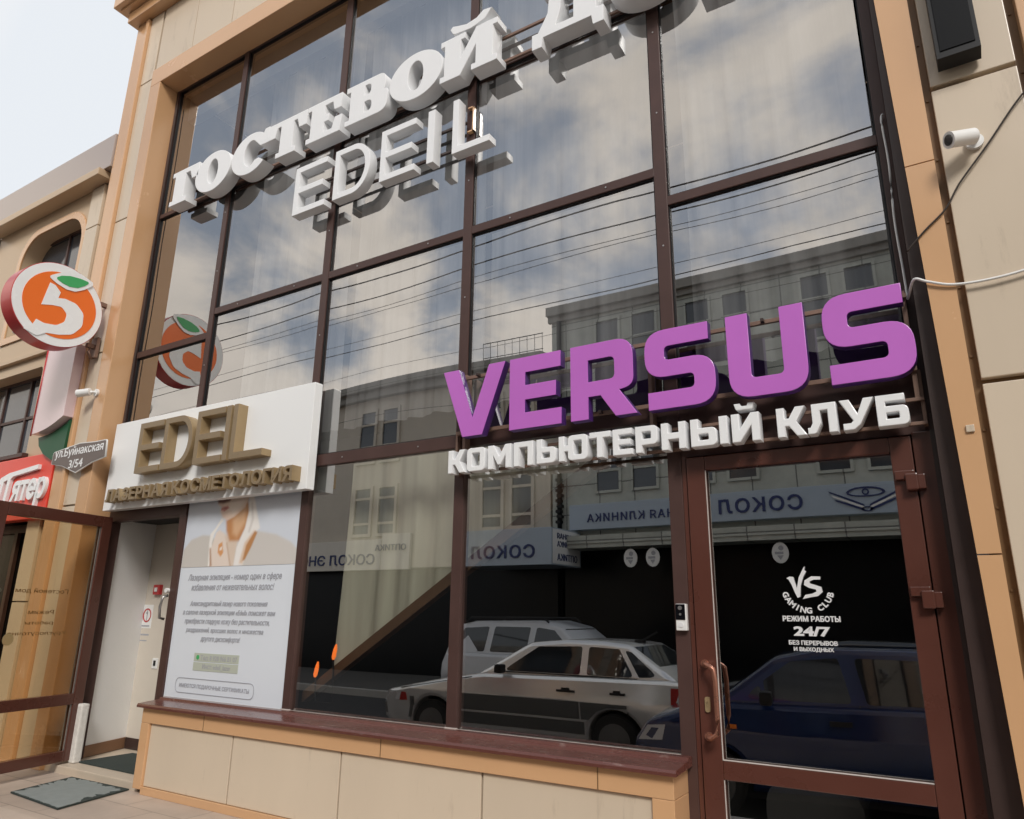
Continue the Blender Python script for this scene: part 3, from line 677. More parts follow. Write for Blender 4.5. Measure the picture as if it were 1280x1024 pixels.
CY = {
 'К': ([[(0, 0), (.26, 0), (.26, .36), (.38, .36), (.62, 0), (.94, 0), (.63, .5), (.93, 1), (.62, 1), (.39, .62), (.26, .62), (.26, 1), (0, 1)]], .94),
 'О': ([[(0, 0, .2), (.92, 0, .2), (.92, 1, .2), (0, 1, .2)], [(.26, .22, .05), (.26, .78, .05), (.66, .78, .05), (.66, .22, .05)]], .92),
 'М': ([[(0, 0), (0, 1), (.28, 1), (.56, .52), (.84, 1), (1.12, 1), (1.12, 0), (.86, 0), (.86, .55), (.63, .16), (.49, .16), (.26, .55), (.26, 0)]], 1.12),
 'П': ([[(0, 0), (0, 1), (.9, 1), (.9, 0), (.64, 0), (.64, .77), (.26, .77), (.26, 0)]], .9),
 'Ь': ([[(0, 0), (.87, 0, .2), (.87, .66, .2), (.26, .66), (.26, 1), (0, 1)], [(.26, .22), (.26, .44), (.61, .44, .04), (.61, .22, .04)]], .87),
 'Ю': ([[(0, 0), (.26, 0), (.26, .38), (.42, .38), (.42, 0, .2), (1.3, 0, .2), (1.3, 1, .2), (.42, 1, .2), (.42, .62), (.26, .62), (.26, 1), (0, 1)], [(.68, .22, .05), (.68, .78, .05), (1.04, .78, .05), (1.04, .22, .05)]], 1.3),
 'Т': ([[(.3, 0), (.56, 0), (.56, .77), (.86, .77), (.86, 1), (0, 1), (0, .77), (.3, .77)]], .86),
 'Е': GLY['E'],
 'Р': ([[(0, 0), (.26, 0), (.26, .28), (.87, .28, .2), (.87, 1, .2), (0, 1)], [(.26, .51), (.26, .78), (.61, .78, .04), (.61, .51, .04)]], .87),
 'Н': ([[(0, 0), (.26, 0), (.26, .38), (.64, .38), (.64, 0), (.9, 0), (.9, 1), (.64, 1), (.64, .62), (.26, .62), (.26, 1), (0, 1)]], .9),
 'Ы': ([[(0, 0), (.84, 0, .2), (.84, .66, .2), (.26, .66), (.26, 1), (0, 1)], [(.26, .22), (.26, .44), (.58, .44, .04), (.58, .22, .04)], [(.93, 0), (1.19, 0), (1.19, 1), (.93, 1)]], 1.19),
 'Й': ([[(0, 0), (.26, 0), (.64, .55), (.64, 0), (.9, 0), (.9, 1), (.64, 1), (.26, .45), (.26, 1), (0, 1)], [(.12, 1.36), (.18, 1.12, .1), (.72, 1.12, .1), (.78, 1.36), (.58, 1.36), (.54, 1.26), (.36, 1.26), (.32, 1.36)]], .9),
 'Л': ([[(0, 0), (.24, 0, .12), (.40, .34, .1), (.40, .77), (.62, .77), (.62, 0), (.88, 0), (.88, 1), (.15, 1), (.15, .36, .1), (.08, .22), (0, .22)]], .88),
 'У': ([[(.06, 0), (.36, 0, .12), (.54, .16), (.95, 1), (.67, 1), (.48, .52), (.28, 1), (0, 1), (.35, .30), (.28, .22), (.06, .22)]], .95),
 'Б': ([[(0, 0), (.87, 0, .2), (.87, .63, .2), (.26, .63), (.26, .78), (.8, .78), (.8, 1), (0, 1)], [(.26, .22), (.26, .42), (.61, .42, .04), (.61, .22, .04)]], .87),
}
kk = empty('club_subtitle_sign', (-1.35, 0, 2.07), 'small white Cyrillic letters on rails directly below the purple letters', 'sign')
letters(kk, [('К', -2.607, .128), ('О', -2.468, .130), ('М', -2.316, .160), ('П', -2.137, .130), ('Ь', -1.985, .124), ('Ю', -1.842, .178), ('Т', -1.652, .124), ('Е', -1.515, .112), ('Р', -1.385, .122), ('Н', -1.243, .130), ('Ы', -1.088, .186), ('Й', -.882, .134), ('К', -.668, .132), ('Л', -.532, .128), ('У', -.390, .144), ('Б', -.240, .126)], .142, 2.07, -.135, .07, [M['white_face'], M['white']], .004, CY)
rails(kk, [(-2.61, -.05, 2.195, -.06, .016), (-2.61, -.05, 2.085, -.06, .016)])
for x in (-2.615, -.058):
    b = MB(); b.box(x - .008, x + .008, -.042, -.001, 2.078, 2.335, .002); b.build('bracket', M['rail'], kk)

SL = {
 'Г': ([[(0, 0), (.68, 0), (.68, .14), (.56, .14), (.56, .85), (.74, .85), (.84, .60), (1.09, .60), (1.09, 1), (0, 1), (0, .86), (.12, .86), (.12, .14), (0, .14)]], 1.09),
 'О': ([ell(.70, .5, .70, .57, n=40), ell(.70, .5, .20, .36, n=28)], 1.40),
 'С': ([[(1.32, .60), (1.32, 1.03), (1.16, 1.03), (1.12, .93)] + ell(.68, .5, .68, .57, 58, 322, 34) + [(1.02, .27)] + ell(.70, .5, .24, .36, 318, 62, 22) + [(1.04, .60)]], 1.35),
 'Т': ([[(.32, 0), (.98, 0), (.98, .14), (.87, .14), (.87, .85), (.98, .85), (1.06, .60), (1.30, .60), (1.30, 1), (0, 1), (0, .60), (.24, .60), (.32, .85), (.43, .85), (.43, .14), (.32, .14)]], 1.30),
 'Е': ([[(0, 0), (1.08, 0), (1.12, .42), (.90, .42), (.82, .15), (.56, .15), (.56, .41), (.70, .41), (.70, .60), (.56, .60), (.56, .85), (.80, .85), (.86, .62), (1.08, .62), (1.08, 1), (0, 1), (0, .86), (.12, .86), (.12, .14), (0, .14)]], 1.12),
 'В': ([[(0, 0), (1.21, 0, .26), (1.21, .56, .24), (1.10, .56), (1.13, .60), (1.13, 1, .2), (0, 1), (0, .86), (.12, .86), (.12, .14), (0, .14)], [(.55, .17), (.55, .44), (.76, .44, .12), (.76, .17, .12)], [(.55, .61), (.55, .86), (.72, .86, .1), (.72, .61, .1)]], 1.21),
 'Й': ([[(0, 0), (.5, 0), (.86, .58), (.86, .14), (.76, .14), (.76, 0), (1.36, 0), (1.36, .14), (1.26, .14), (1.26, .86), (1.36, .86), (1.36, 1), (.86, 1), (.5, .42), (.5, .86), (.6, .86), (.6, 1), (0, 1), (0, .86), (.1, .86), (.1, .14), (0, .14)], [(.22, 1.22), (.30, 1.06, .12), (.74, 1.02, .12), (1.06, 1.10), (1.22, 1.30), (1.02, 1.33), (.86, 1.22), (.62, 1.18), (.40, 1.24), (.28, 1.28)]], 1.36),
 'Д': ([[(0, -.2), (.21, -.2), (.24, 0), (1.21, 0), (1.24, -.2), (1.45, -.2), (1.45, .14), (1.31, .14), (1.31, .86), (1.42, .86), (1.42, 1), (.26, 1), (.26, .86), (.36, .86), (.33, .5), (.13, .14), (0, .14)], [(.50, .16), (.60, .50), (.62, .85), (.86, .85), (.86, .16)]], 1.45),
 'М': ([[(0, 0), (.5, 0), (.5, .14), (.38, .14), (.38, .6), (.66, 0), (.9, 0), (1.16, .6), (1.16, .14), (1.06, .14), (1.06, 0), (1.7, 0), (1.7, .14), (1.58, .14), (1.58, .86), (1.7, .86), (1.7, 1), (1.2, 1), (.88, .42), (.56, 1), (0, 1), (0, .86), (.12, .86), (.12, .14), (0, .14)]], 1.7),
}
gd = empty('guest_house_sign', (-3.8, 0, 4.98), 'big white slab serif Cyrillic letters across the top of the glass front', 'sign')
letters(gd, [('Г', -6.065, .405), ('О', -5.692, .512), ('С', -5.167, .494), ('Т', -4.685, .474), ('Е', -4.200, .405), ('В', -3.757, .445), ('О', -3.296, .515), ('Й', -2.803, .500), ('Д', -2.020, .530), ('О', -1.476, .515), ('М', -.93, .62)], .365, 4.98, -.155, .125, [M['white'], M['white']], .004, SL, False)
rails(gd, [(-6.10, -.25, 5.06, -.03, .02), (-6.10, -.25, 5.27, -.03, .02)])
def thin(parent, spec, h, z, y, depth, st, mats):
    for ch, x0, wd in spec:
        s = st
        c = {'E': [[(0, 0), (wd, 0), (wd, s), (s, s), (s, h * .5 - s / 2), (wd * .90, h * .5 - s / 2), (wd * .90, h * .5 + s / 2), (s, h * .5 + s / 2), (s, h - s), (wd, h - s), (wd, h), (0, h)]],
             'D': [[(0, 0)] + ell(wd - h * .40, h * .5, h * .40, h * .5, -90, 90, 22) + [(0, h)], [(s, s)] + [(s, h - s)] + ell(wd - h * .40, h * .5, h * .40 - s, h * .5 - s, 90, -90, 22)],
             'I': [[(0, 0), (wd, 0), (wd, h), (0, h)]],
             'L': [[(0, 0), (wd, 0), (wd, s), (s, s), (s, h), (0, h)]]}[ch]
        place(solid(c, depth, .002, True), 'letter', mats, parent, x0, y, z, 35)
ed = empty('thin_letter_sign', (-3.3, 0, 4.36), 'thin white EDEIL letters on dark rails below the big slab serif letters', 'sign')
thin(ed, [('E', -4.300, .362), ('D', -3.846, .378), ('E', -3.360, .335), ('I', -2.910, .062), ('L', -2.684, .318)], .443, 4.358, -.13, .085, .050, [M['white'], M['white']])
rails(ed, [(-4.27, -2.63, 4.47, -.04, .018), (-4.27, -2.63, 4.66, -.04, .018)], M['frame_dark'])
b = MB(); b.box(-2.585, -2.575, -.03, 0, 4.58, 4.79); b.box(-2.625, -2.575, -.03, 0, 4.58, 4.59); b.box(-2.625, -2.575, -.03, 0, 4.78, 4.79); b.build('bracket', M['trim'], ed)

bd = empty('beauty_salon_sign', (-5.1, 0, 2.08), 'white board with raised dull gold letters above the entrance and poster', 'sign')
b = MB(); b.box(-6.412, -3.866, -.105, -.030, 2.082, 2.872, .004); b.build('sign_panel', M['board'], bd)
thin(bd, [('E', -5.868, .335), ('D', -5.512, .388), ('E', -5.083, .342), ('I', -4.724, .055), ('L', -4.640, .372)], .435, 2.353, -.195, .09, .050, [M['gold_face'], M['gold']])
txt = 'ЛАЗЕРНАЯ КОСМЕТОЛОГИЯ'
# letters set one by one so that each is a mesh of its own
ws = []
for ch in txt:
    if ch == ' ': ws.append(.30); continue
    me = text_mesh(ch, None, .1, .05, .032, two=True); ws.append(max(v.co.x for v in me.vertices) / .1 + .10); bpy.data.meshes.remove(me)
kx = (3.918 - 6.252 + 0) / -sum(ws); cx = -6.252
for ch, wd in zip(txt, ws):
    if ch != ' ':
        me = text_mesh(ch, (wd - .10) * kx, .108, .082, .032, two=True); place(me, 'letter', [M['gold_face'], M['gold']], bd, cx, -.188, 2.137)
    cx += wd * kx

# poster below the board
po = empty('poster', (-4.66, 0, .62), 'pale blue advertising poster with a photo of a woman above grey text', 'poster')
X0, X1, Z0, Z1 = -5.343, -4.022, .615, 2.10
b = MB(); b.box(X0, X1, .012, .03, Z0, Z1); b.build('sheet', M['paper'], po)
NXp, NZp = 132, 54; pz0 = 1.577; bm = bmesh.new(); lay = bm.loops.layers.color.new('print')
def poly_sd(px_, pz_, pts):
    d = 1e9; ins = False; n = len(pts)
    for i in range(n):
        ax, az = pts[i]; bx, bz = pts[(i + 1) % n]; ex, ez = bx - ax, bz - az
        tt = max(0, min(1, ((px_ - ax) * ex + (pz_ - az) * ez) / (ex * ex + ez * ez + 1e-9)))
        d = min(d, math.hypot(px_ - ax - ex * tt, pz_ - az - ez * tt))
        if (az > pz_) != (bz > pz_) and px_ < (bx - ax) * (pz_ - az) / (bz - az) + ax: ins = not ins
    return -d if ins else d
def zz(l): return [((x - 120) / 510, (y - 55) / 298 * .39) for x, y in l]
def zz(l):
    o = []
    for x, y in l:                       # corner coordinates of the printed picture as measured on the sheet
        u = v = .5
        for _ in range(12):
            u = (x - (150 - 28 * v)) / (468 + 2 * v); v = (y - (125 - 40 * u)) / (275 + 30 * u)
        o.append((u, v * .39))
    return o
shapes = [  # printed picture: (outline, colour, softness)
 (zz([(118, 410), (128, 330), (165, 285), (215, 266), (250, 268), (290, 300), (340, 410)]), (.60, .565, .52), .016),
 (zz([(380, 410), (400, 300), (440, 250), (520, 268), (575, 300), (598, 330), (600, 410)]), (.63, .60, .56), .016),
 (zz([(300, 260), (370, 280), (352, 410), (250, 410), (262, 300)]), (.72, .59, .48), .03),
 (zz([(316, 205), (345, 185), (405, 112), (413, 170), (402, 230), (372, 292), (332, 292), (318, 250)]), (.54, .25, .10), .022),
 (zz([(345, 205), (398, 150), (396, 215), (362, 275), (345, 260)]), (.70, .44, .26), .035),
 (zz([(278, 112), (280, 135), (297, 150), (290, 166), (300, 192), (320, 204), (350, 190), (395, 150), (414, 100)]), (.80, .62, .50), .012),
 (zz([(330, 118), (404, 108), (380, 150), (346, 178), (325, 160)]), (.86, .75, .66), .035),
 (zz([(276, 105), (342, 105), (330, 122), (302, 132), (280, 130)]), (.20, .10, .08), .014),
 (zz([(292, 151), (322, 142), (327, 152), (308, 166), (294, 162)]), (.58, .24, .20), .006),
 (zz([(294, 156), (325, 149), (325, 151), (294, 158)]), (.30, .10, .09), .003),
 (zz([(412, 104), (432, 102), (444, 170), (456, 240), (430, 262), (405, 320), (388, 395), (350, 398), (362, 320), (395, 240), (410, 170)]), (.86, .83, .79), .012),
 (zz([(420, 130), (426, 130), (432, 200), (415, 260), (408, 255), (422, 200)]), (.70, .66, .62), .012),
 (zz([(432, 250), (402, 330), (387, 388), (374, 384), (395, 300)]), (.74, .55, .40), .02),
 (zz([(436, 250), (446, 258), (421, 320), (396, 372), (387, 374), (402, 310)]), (.50, .24, .09), .012),
 (zz([(296, 195), (304, 206), (285, 230), (266, 262), (256, 300), (262, 395), (242, 395), (245, 300), (250, 262), (272, 235)]), (.88, .85, .80), .008),
 (zz([(262, 300), (275, 255), (290, 245), (310, 262), (318, 300), (330, 340), (346, 400), (254, 400), (250, 330)]), (.80, .69, .60), .012),
 (zz([(247, 320), (253, 320), (259, 396), (250, 396)]), (.48, .30, .20), .008),
 (zz([(318, 300), (323, 300), (342, 398), (335, 398)]), (.60, .43, .31), .008),
 (zz([(286, 305), (302, 295), (307, 340), (296, 357), (283, 340)]), (.70, .34, .14), .008),
 (zz([(290, 320), (301, 314), (303, 326), (292, 332)]), (.86, .74, .64), .004),
]
for j in range(NZp + 1):
    for i in range(NXp + 1):
        bm.verts.new((X0 + .004 + (X1 - X0 - .008) * i / NXp, .0095, Z1 - (Z1 - pz0) * j / NZp))
bm.verts.ensure_lookup_table(); cols = []
for j in range(NZp + 1):
    for i in range(NXp + 1):
        u, v = i / NXp, j / NZp * .39; c = [.66, .70, .77]
        for pts, cc, so in shapes:
            sd = poly_sd(u, v, pts); a = max(0, min(1, .5 - sd / (so * 1.3)))
            if a > 0: a = a * a * (3 - 2 * a); c = [c[k] * (1 - a) + cc[k] * a for k in range(3)]
        cols.append(c)
for j in range(NZp):
    for i in range(NXp):
        ids = [j * (NXp + 1) + i, j * (NXp + 1) + i + 1, (j + 1) * (NXp + 1) + i + 1, (j + 1) * (NXp + 1) + i]
        fc = bm.faces.new([bm.verts[k] for k in ids[::-1]])
        for lp, k in zip(fc.loops, ids[::-1]):
            c = cols[k]; lp[lay] = tuple((12.92 * x if x < .0031308 else 1.055 * x ** (1 / 2.4) - .055) for x in c) + (1,)
me = bpy.data.meshes.new('photo'); bm.to_mesh(me); bm.free(); link('printed_photo', me, M['photo'], po)
for body, x0, x1, z0, hh, sh in (
    ('Лазерная эпиляция - номер один в сфере', -5.225, -4.155, 1.462, .060, .25), ('избавления от нежелательных волос!', -5.17, -4.225, 1.398, .050, .25),
    ('Александритовый лазер нового поколения', -5.16, -4.275, 1.272, .050, .25), ('в салоне лазерной эпиляции «Edeil» поможет вам', -5.235, -4.185, 1.208, .050, .25),
    ('приобрести гладкую кожу без растительности,', -5.20, -4.235, 1.142, .050, .25), ('раздражений, вросших волос и множества', -5.17, -4.29, 1.082, .044, .25),
    ('другого дискомфорта!', -4.98, -4.53, 1.018, .048, .25), ('Тел: 8 928 966 81 07', -4.95, -4.54, .893, .036, 0), ('Инст: edeil_lazer', -4.92, -4.60, .828, .040, 0),
    ('ИМЕЮТСЯ ПОДАРОЧНЫЕ СЕРТИФИКАТЫ', -5.165, -4.375, .690, .034, 0)):
    place(text_mesh(body, x1 - x0, hh, .001, .006, sh, res=2), 'text_line', M['ink'], po, x0, .0085, z0)
b = MB(); b.box(-5.03, -4.52, .0098, .013, .883, .942); b.box(-5.03, -4.52, .0098, .013, .818, .877); b.build('highlight', M['ink_tag'], po)
b = MB(); b.disc((-4.985, .912), .017, 'y', (.008, .0099), 16); b.build('phone_icon', M['green'], po)
oc = rounded([(-5.215, .655, .05), (-4.325, .655, .05), (-4.325, .762, .05), (-5.215, .762, .05)]); ic = rounded([(-5.211, .659, .046), (-4.329, .659, .046), (-4.329, .758, .046), (-5.211, .758, .046)])
place(solid([oc, ic], .001), 'outline_box', M['ink'], po, 0, .009, 0)
b = MB()
for i in range(9): b.box(X0 + .02 + i * .146, X0 + .02 + i * .146 + .05, -.004, .004, .600, .6065)
b.build('lower_clip', M['trim'], po)

# hall fittings
k = empty('fire_alarm_box', (-6.425, .55, 1.43), 'small red alarm box on the hall wall inside the open entrance', 'alarm')
b = MB(); b.box(-6.475, -6.375, .52, .561, 1.385, 1.475, .006); b.build('housing', M['red_rim'], k)
b = MB(); b.box(-6.445, -6.405, .512, .52, 1.412, 1.45, .003); b.build('button', M['plastic_w'], k)
k = empty('prohibition_sign', (-6.56, .55, 1.19), 'white notice with a red crossed circle on the hall wall below the red box', 'sign')
b = MB(); b.box(-6.635, -6.475, .551, .561, 1.085, 1.295); b.build('sign_panel', M['plastic_w'], k)
place(solid([ell(0, 0, .062, .062), ell(0, 0, .050, .050)], .002), 'ring', M['red_rim'], k, -6.555, .548, 1.20)
b = MB(); b.box(-6.560, -6.550, .5485, .5505, 1.155, 1.245); b.box(-6.575, -6.545, .5485, .5505, 1.215, 1.225); b.box(-6.62, -6.50, .5485, .5505, 1.10, 1.112); b.build('pictogram', M['ink'], k)
k = empty('wall_socket', (-6.33, .55, .78), 'small pale socket low on the hall wall beside the poster frame', 'socket')
b = MB(); b.box(-6.37, -6.29, .545, .561, .74, .83, .004); b.build('cover', M['plastic_w'], k)
b = MB(); b.box(-6.345, -6.315, .541, .545, .765, .81); b.build('insert', M['black'], k)
k = empty('notice_sheet', (-6.56, .55, 1.0), 'paper notice with two dark lines on the hall wall under the round prohibition sign', 'notice')
b = MB(); b.box(-6.63, -6.48, .553, .561, .93, 1.06); b.build('sheet', M['plastic_w'], k)
b = MB(); b.box(-6.62, -6.49, .5515, .553, 1.02, 1.035); b.box(-6.62, -6.51, .5515, .553, .97, .98); b.build('text_line', M['ink'], k)
k = empty('door_stay', (-5.43, -.02, 1.28), 'pale metal stay handle fixed to the brown frame left of the poster', 'handle')
b = MB(); b.tube([(-5.44, -.005, 1.36), (-5.44, -.045, 1.35), (-5.455, -.05, 1.27), (-5.45, -.045, 1.19), (-5.45, -.005, 1.18)], .011, 8); b.build('grip', M['grey_metal'], k)
b = MB(); b.disc((-5.44, 1.40), .018, 'y', (-.03, -.004), 14); b.build('knob', M['plastic_w'], k)

# doorbell on the post
k = empty('doorbell', (-1.218, 0, 1.25), 'small black and white doorbell unit on the brown post by the shop door', 'doorbell')
b = MB(); b.box(-1.248, -1.193, -.028, -.001, 1.185, 1.312, .004); b.build('housing', M['plastic_w'], k)
b = MB(); b.box(-1.246, -1.199, -.031, -.0285, 1.236, 1.310); b.build('front_plate', M['lens'], k)
b = MB(); b.disc((-1.223, 1.292), .010, 'y', (-.035, -.031), 16); b.disc((-1.223, 1.262), .006, 'y', (-.034, -.031), 12); b.build('lens', M['grey_metal'], k)
b = MB(); b.disc((-1.222, 1.211), .012, 'y', (-.031, -.028), 16); b.build('button', M['decal'], k)

# mats
k = empty('door_mat', (-5.6, -.46, .004), 'worn grey doormat with a ragged dark border on the pavement outside', 'mat')
import itertools
mp = [(-5.90, -.69), (-5.18, -.74), (-5.32, -.175), (-6.04, -.196)]
b = MB(); b.prism(mp, 'z', .003, .012); b.build('rubber_base', M['mat_rubber'], k)
pts = []
for (a, c2) in zip(mp, mp[1:] + mp[:1]):
    for i in range(30):
        u = i / 30; x = a[0] + (c2[0] - a[0]) * u; y = a[1] + (c2[1] - a[1]) * u
        cx_, cy_ = -5.61, -.45; ins = rnd.uniform(.04, .24) if (a is mp[3] or a is mp[2] or a is mp[1] and u > .3) else rnd.uniform(.02, .05)
        pts.append((x + (cx_ - x) * ins, y + (cy_ - y) * ins))
b = MB(); b.prism(pts, 'z', .0122, .0145); b.build('worn_pile', M['mat_worn'], k)
k = tag(MB().box(-6.30, -5.44, -.02, .44, .056, .066).build('entrance_mat', M['mat_rubber']), 'black rubber mat lying in the open entrance behind the step', 'mat')

# cameras, lamp, cables on the wall
def cctv(loc, aim, label, sc_=1.0):
    k = empty('security_camera', loc, label, 'camera', 'security cameras on the facade')
    L_ = Vector(loc); a = Vector(aim).normalized(); 
    b = MB(); b.tube([L_ + Vector((0, .0, 0)), L_ + Vector((0, -.018 * sc_, 0))], .036 * sc_, 20); b.build('base', M['plastic_w'], k, 40)
    b = MB(); b.tube([L_ + Vector((0, -.015 * sc_, 0)), L_ + Vector((0, -.05 * sc_, -.004)), L_ + Vector((0, -.06 * sc_, -.004)) + a * .03 * sc_], .014 * sc_, 12); b.build('arm', M['plastic_w'], k, 40)
    c0 = L_ + Vector((0, -.062 * sc_, -.004)) + a * .0 * sc_
    b = MB(); b.tube([c0, c0 + a * .004 * sc_, c0 + a * .11 * sc_, c0 + a * .125 * sc_], [.027 * sc_, .035 * sc_, .035 * sc_, .037 * sc_], 20); bo = b.build('body', M['plastic_w'], k, 40)
    b = MB(); b.tube([c0 + a * .126 * sc_, c0 + a * .128 * sc_], .024 * sc_, 20); b.build('lens', M['lens'], k)
cctv((.292, -.188, 3.30), (-.80, -.55, -.22), 'white bullet camera on the beige wall at the right edge, crossed by a dark cable', 1.0)
cctv((-6.66, -.20, 3.185), (-.85, -.42, -.12), 'white bullet camera on the bronze column left of the white board', 1.0)
k = empty('wall_light', (.295, -.19, 3.85), 'dark glossy box light high on the beige wall above the white camera', 'light')
b = MB(); b.prism([(-.21, 3.70), (-.285, 3.715), (-.285, 4.35), (-.21, 4.35)], 'x', .205, .375); b.build('housing', M['black'], k)
b = MB(); b.box(.222, .358, -.290, -.2855, 3.75, 4.30); b.build('glass', M['dark_glass'], k)
b = MB(); b.box(.23, .36, -.21, -.186, 3.9, 4.2); b.build('bracket', M['frame_dark'], k)
b = MB(); b.box(.082, .112, -.210, -.2005, 1.99, 2.02, .003); tag(b.build('cover_cap', M['panel']), 'small pale square cap on the bronze strip right of the small white letters', 'cap')
def cable(name, pts, r, m, label, cat='cable', group=None):
    P = [Vector(p) for p in pts]; o = []
    for i in range(len(P) - 1):
        p0, p1, p2, p3 = P[max(i - 1, 0)], P[i], P[i + 1], P[min(i + 2, len(P) - 1)]
        for k in range(6):
            u = k / 6
            o.append(.5 * ((2 * p1) + (p2 - p0) * u + (2 * p0 - 5 * p1 + 4 * p2 - p3) * u * u + (3 * p1 - p0 - 3 * p2 + p3) * u ** 3))
    o.append(P[-1]); b = MB(); b.tube(o, r, 6); return tag(b.build(name, m), label, cat, group)
cable('cable', [(-.045, -.02, 3.70), (-.055, -.045, 3.64), (-.05, -.045, 3.40), (-.062, -.045, 3.1), (-.058, -.045, 2.85), (-.056, -.05, 2.70), (-.052, -.10, 2.665), (-.02, -.205, 2.70), (.03, -.214, 2.675), (.12, -.212, 2.64), (.25, -.212, 2.632), (.40, -.212, 2.648), (.60, -.22, 2.70)], .006, M['plastic_w'], 'white cable running down the brown frame and out along the beige wall')
cable('cable', [(-.03, -.205, 2.84), (.05, -.209, 2.92), (.14, -.209, 3.0), (.19, -.209, 3.08), (.225, -.209, 3.13), (.34, -.205, 3.27), (.49, -.205, 3.46), (.66, -.22, 3.60)], .0042, M['cable_b'], 'dark cable slanting across the beige wall past the white camera')
cable('cable', [(-6.46, -.012, 6.4), (-6.452, -.014, 5.6), (-6.466, -.014, 4.8), (-6.448, -.014, 4.1), (-6.464, -.014, 3.5), (-6.455, -.014, 2.88)], .005, M['cable_b'], 'thin dark cable running down beside the left bronze jamb')

# ------------------------------------------------------------------ street name plate and round projecting sign
k = empty('street_name_plate', (-6.7, -.23, 2.45), 'brown shield shaped street name plate on the bronze column by the entrance', 'sign')
sh = [(-7.15, 2.545), (-7.15, 2.66, .03), (-6.95, 2.68), (-6.70, 2.705), (-6.45, 2.69), (-6.27, 2.69, .02), (-6.25, 2.53), (-6.45, 2.50), (-6.70, 2.425), (-6.95, 2.51)]
cxp, czp = -6.70, 2.57
place(solid([rounded(sh)], .012), 'plate', M['plastic_w'], k, 0, -.248, 0)
place(solid([[(cxp + (x - cxp) * .98, czp + (zq - czp) * .93) for x, zq in rounded(sh)]], .002), 'face', M['plate'], k, 0, -.2505, 0)
place(text_mesh('ул.Буйнакская', .80, .105, .002, .012), 'lettering', M['white_face'], k, -7.10, -.253, 2.575)
place(text_mesh('3/54', .23, .078, .002, .012), 'lettering', M['white_face'], k, -6.83, -.253, 2.475)

k = empty('round_shop_sign', (-6.80, -.2, 3.91), 'round projecting shop sign with an orange five and a green leaf', 'sign')
yc, zcn, rr = -.645, 3.915, .395
def ring(n=64, r=1.0): return [(yc + rr * r * math.cos(2 * math.pi * i / n), zcn + rr * r * math.sin(2 * math.pi * i / n)) for i in range(n)]
b = MB(); b.prism(ring(), 'x', -6.90, -6.722); b.build('drum', M['red_rim'], k, 40)
b = MB(); b.prism(ring(r=.985), 'x', -6.722, -6.716); b.prism(ring(r=.985), 'x', -6.906, -6.90); b.build('face', M['white_face'], k)
five = rounded([(-.28, .45), (-.16, .43, .05), (-.02, .30), (-.05, .15), (.10, .19, .06), (.36, .16, .2), (.56, -.02, .2), (.58, -.34, .25), (.40, -.60, .25), (.12, -.70, .2), (-.16, -.75, .1), (-.34, -.88, .1), (-.62, -.80), (-.60, -.70, .04), (-.46, -.64, .03), (-.41, -.50), (-.24, -.54, .1), (.02, -.50, .15), (.18, -.36, .15), (.20, -.16, .12), (.06, -.03, .1), (-.14, -.06, .1), (-.37, -.13)], 5)
leafw = [(-.35, .58), (-.20, .70), (0, .84), (.12, .92), (.34, .92), (.64, .82), (.64, .73), (.46, .56), (.28, .44), (.08, .42), (-.14, .48)]
leafg = [(-.20, .60), (-.08, .70), (.10, .77), (.34, .80), (.57, .79), (.46, .66), (.32, .55), (.14, .51), (-.02, .53)]
def lay_(pts, x0, x1, m, name, side=1):
    P = [(yc + rr * p_[0], zcn + rr * p_[1]) for p_ in pts]; b = MB(); b.prism(P, 'x', x0, x1); return b.build(name, m, k)
for sgn, xb in ((1, -6.716), (-1, -6.906)):
    t_ = lambda a, c2: (xb + sgn * a, xb + sgn * c2)
    b = MB(); b.prism([(yc + rr * (.81 * math.cos(2 * math.pi * i / 48) + .03), zcn + rr * .79 * math.sin(2 * math.pi * i / 48)) for i in range(48)], 'x', *t_(0, .003)); b.build('orange_disc', M['orange'], k)
    lay_(five, *t_(.003, .006), M['white_face'], 'numeral'); lay_(rounded([p_ + (.08,) for p_ in leafw], 4), *t_(.0062, .009), M['white_face'], 'leaf_border'); lay_(rounded([p_ + (.07,) for p_ in leafg], 4), *t_(.009, .012), M['green'], 'leaf')
b = MB()
for zq in (3.66, 4.10): b.box(-6.83, -6.79, -.30, -.18, zq - .02, zq + .02)
b.box(-6.86, -6.76, -.235, -.205, 3.55, 3.75); b.tube([(-6.81, -.26, 3.66), (-6.76, -.30, 3.58), (-6.81, -.24, 3.54)], .012, 8); b.build('bracket', M['rail'], k)

# ------------------------------------------------------------------ neighbouring shop building on the left
NB = empty('corner_shop_building', (-9, 0, 0), 'tan two storey shop building left of the guest house with rounded windows', 'building')
NY = -.10
def arch(x0, x1, z0, z1, r, n=8):
    o = [(x0, z0), (x1, z0)]
    for k_ in range(n + 1): a = R(90 * k_ / n); o.append((x1 - r + r * math.cos(a), z1 - r + r * math.sin(a)))
    for k_ in range(n + 1): a = R(90 + 90 * k_ / n); o.append((x0 + r + r * math.cos(a), z1 - r + r * math.sin(a)))
    return o
w1 = arch(-9.05, -7.72, 4.22, 5.47, .36); w2 = arch(-9.75, -8.02, 2.76, 3.72, .05)
place(solid([[(-9.75 - .02, 2.0), (-7.19, 2.0), (-7.19, 5.8), (-9.77, 5.8)], w1], .24) if False else solid([[(-9.77, 2.72), (-7.19, 2.72), (-7.19, 5.8), (-9.77, 5.8)], w1, arch(-9.70, -8.02, 2.78, 3.72, .05)], .24), 'wall', M['tan_wall'], NB, 0, NY, 0)
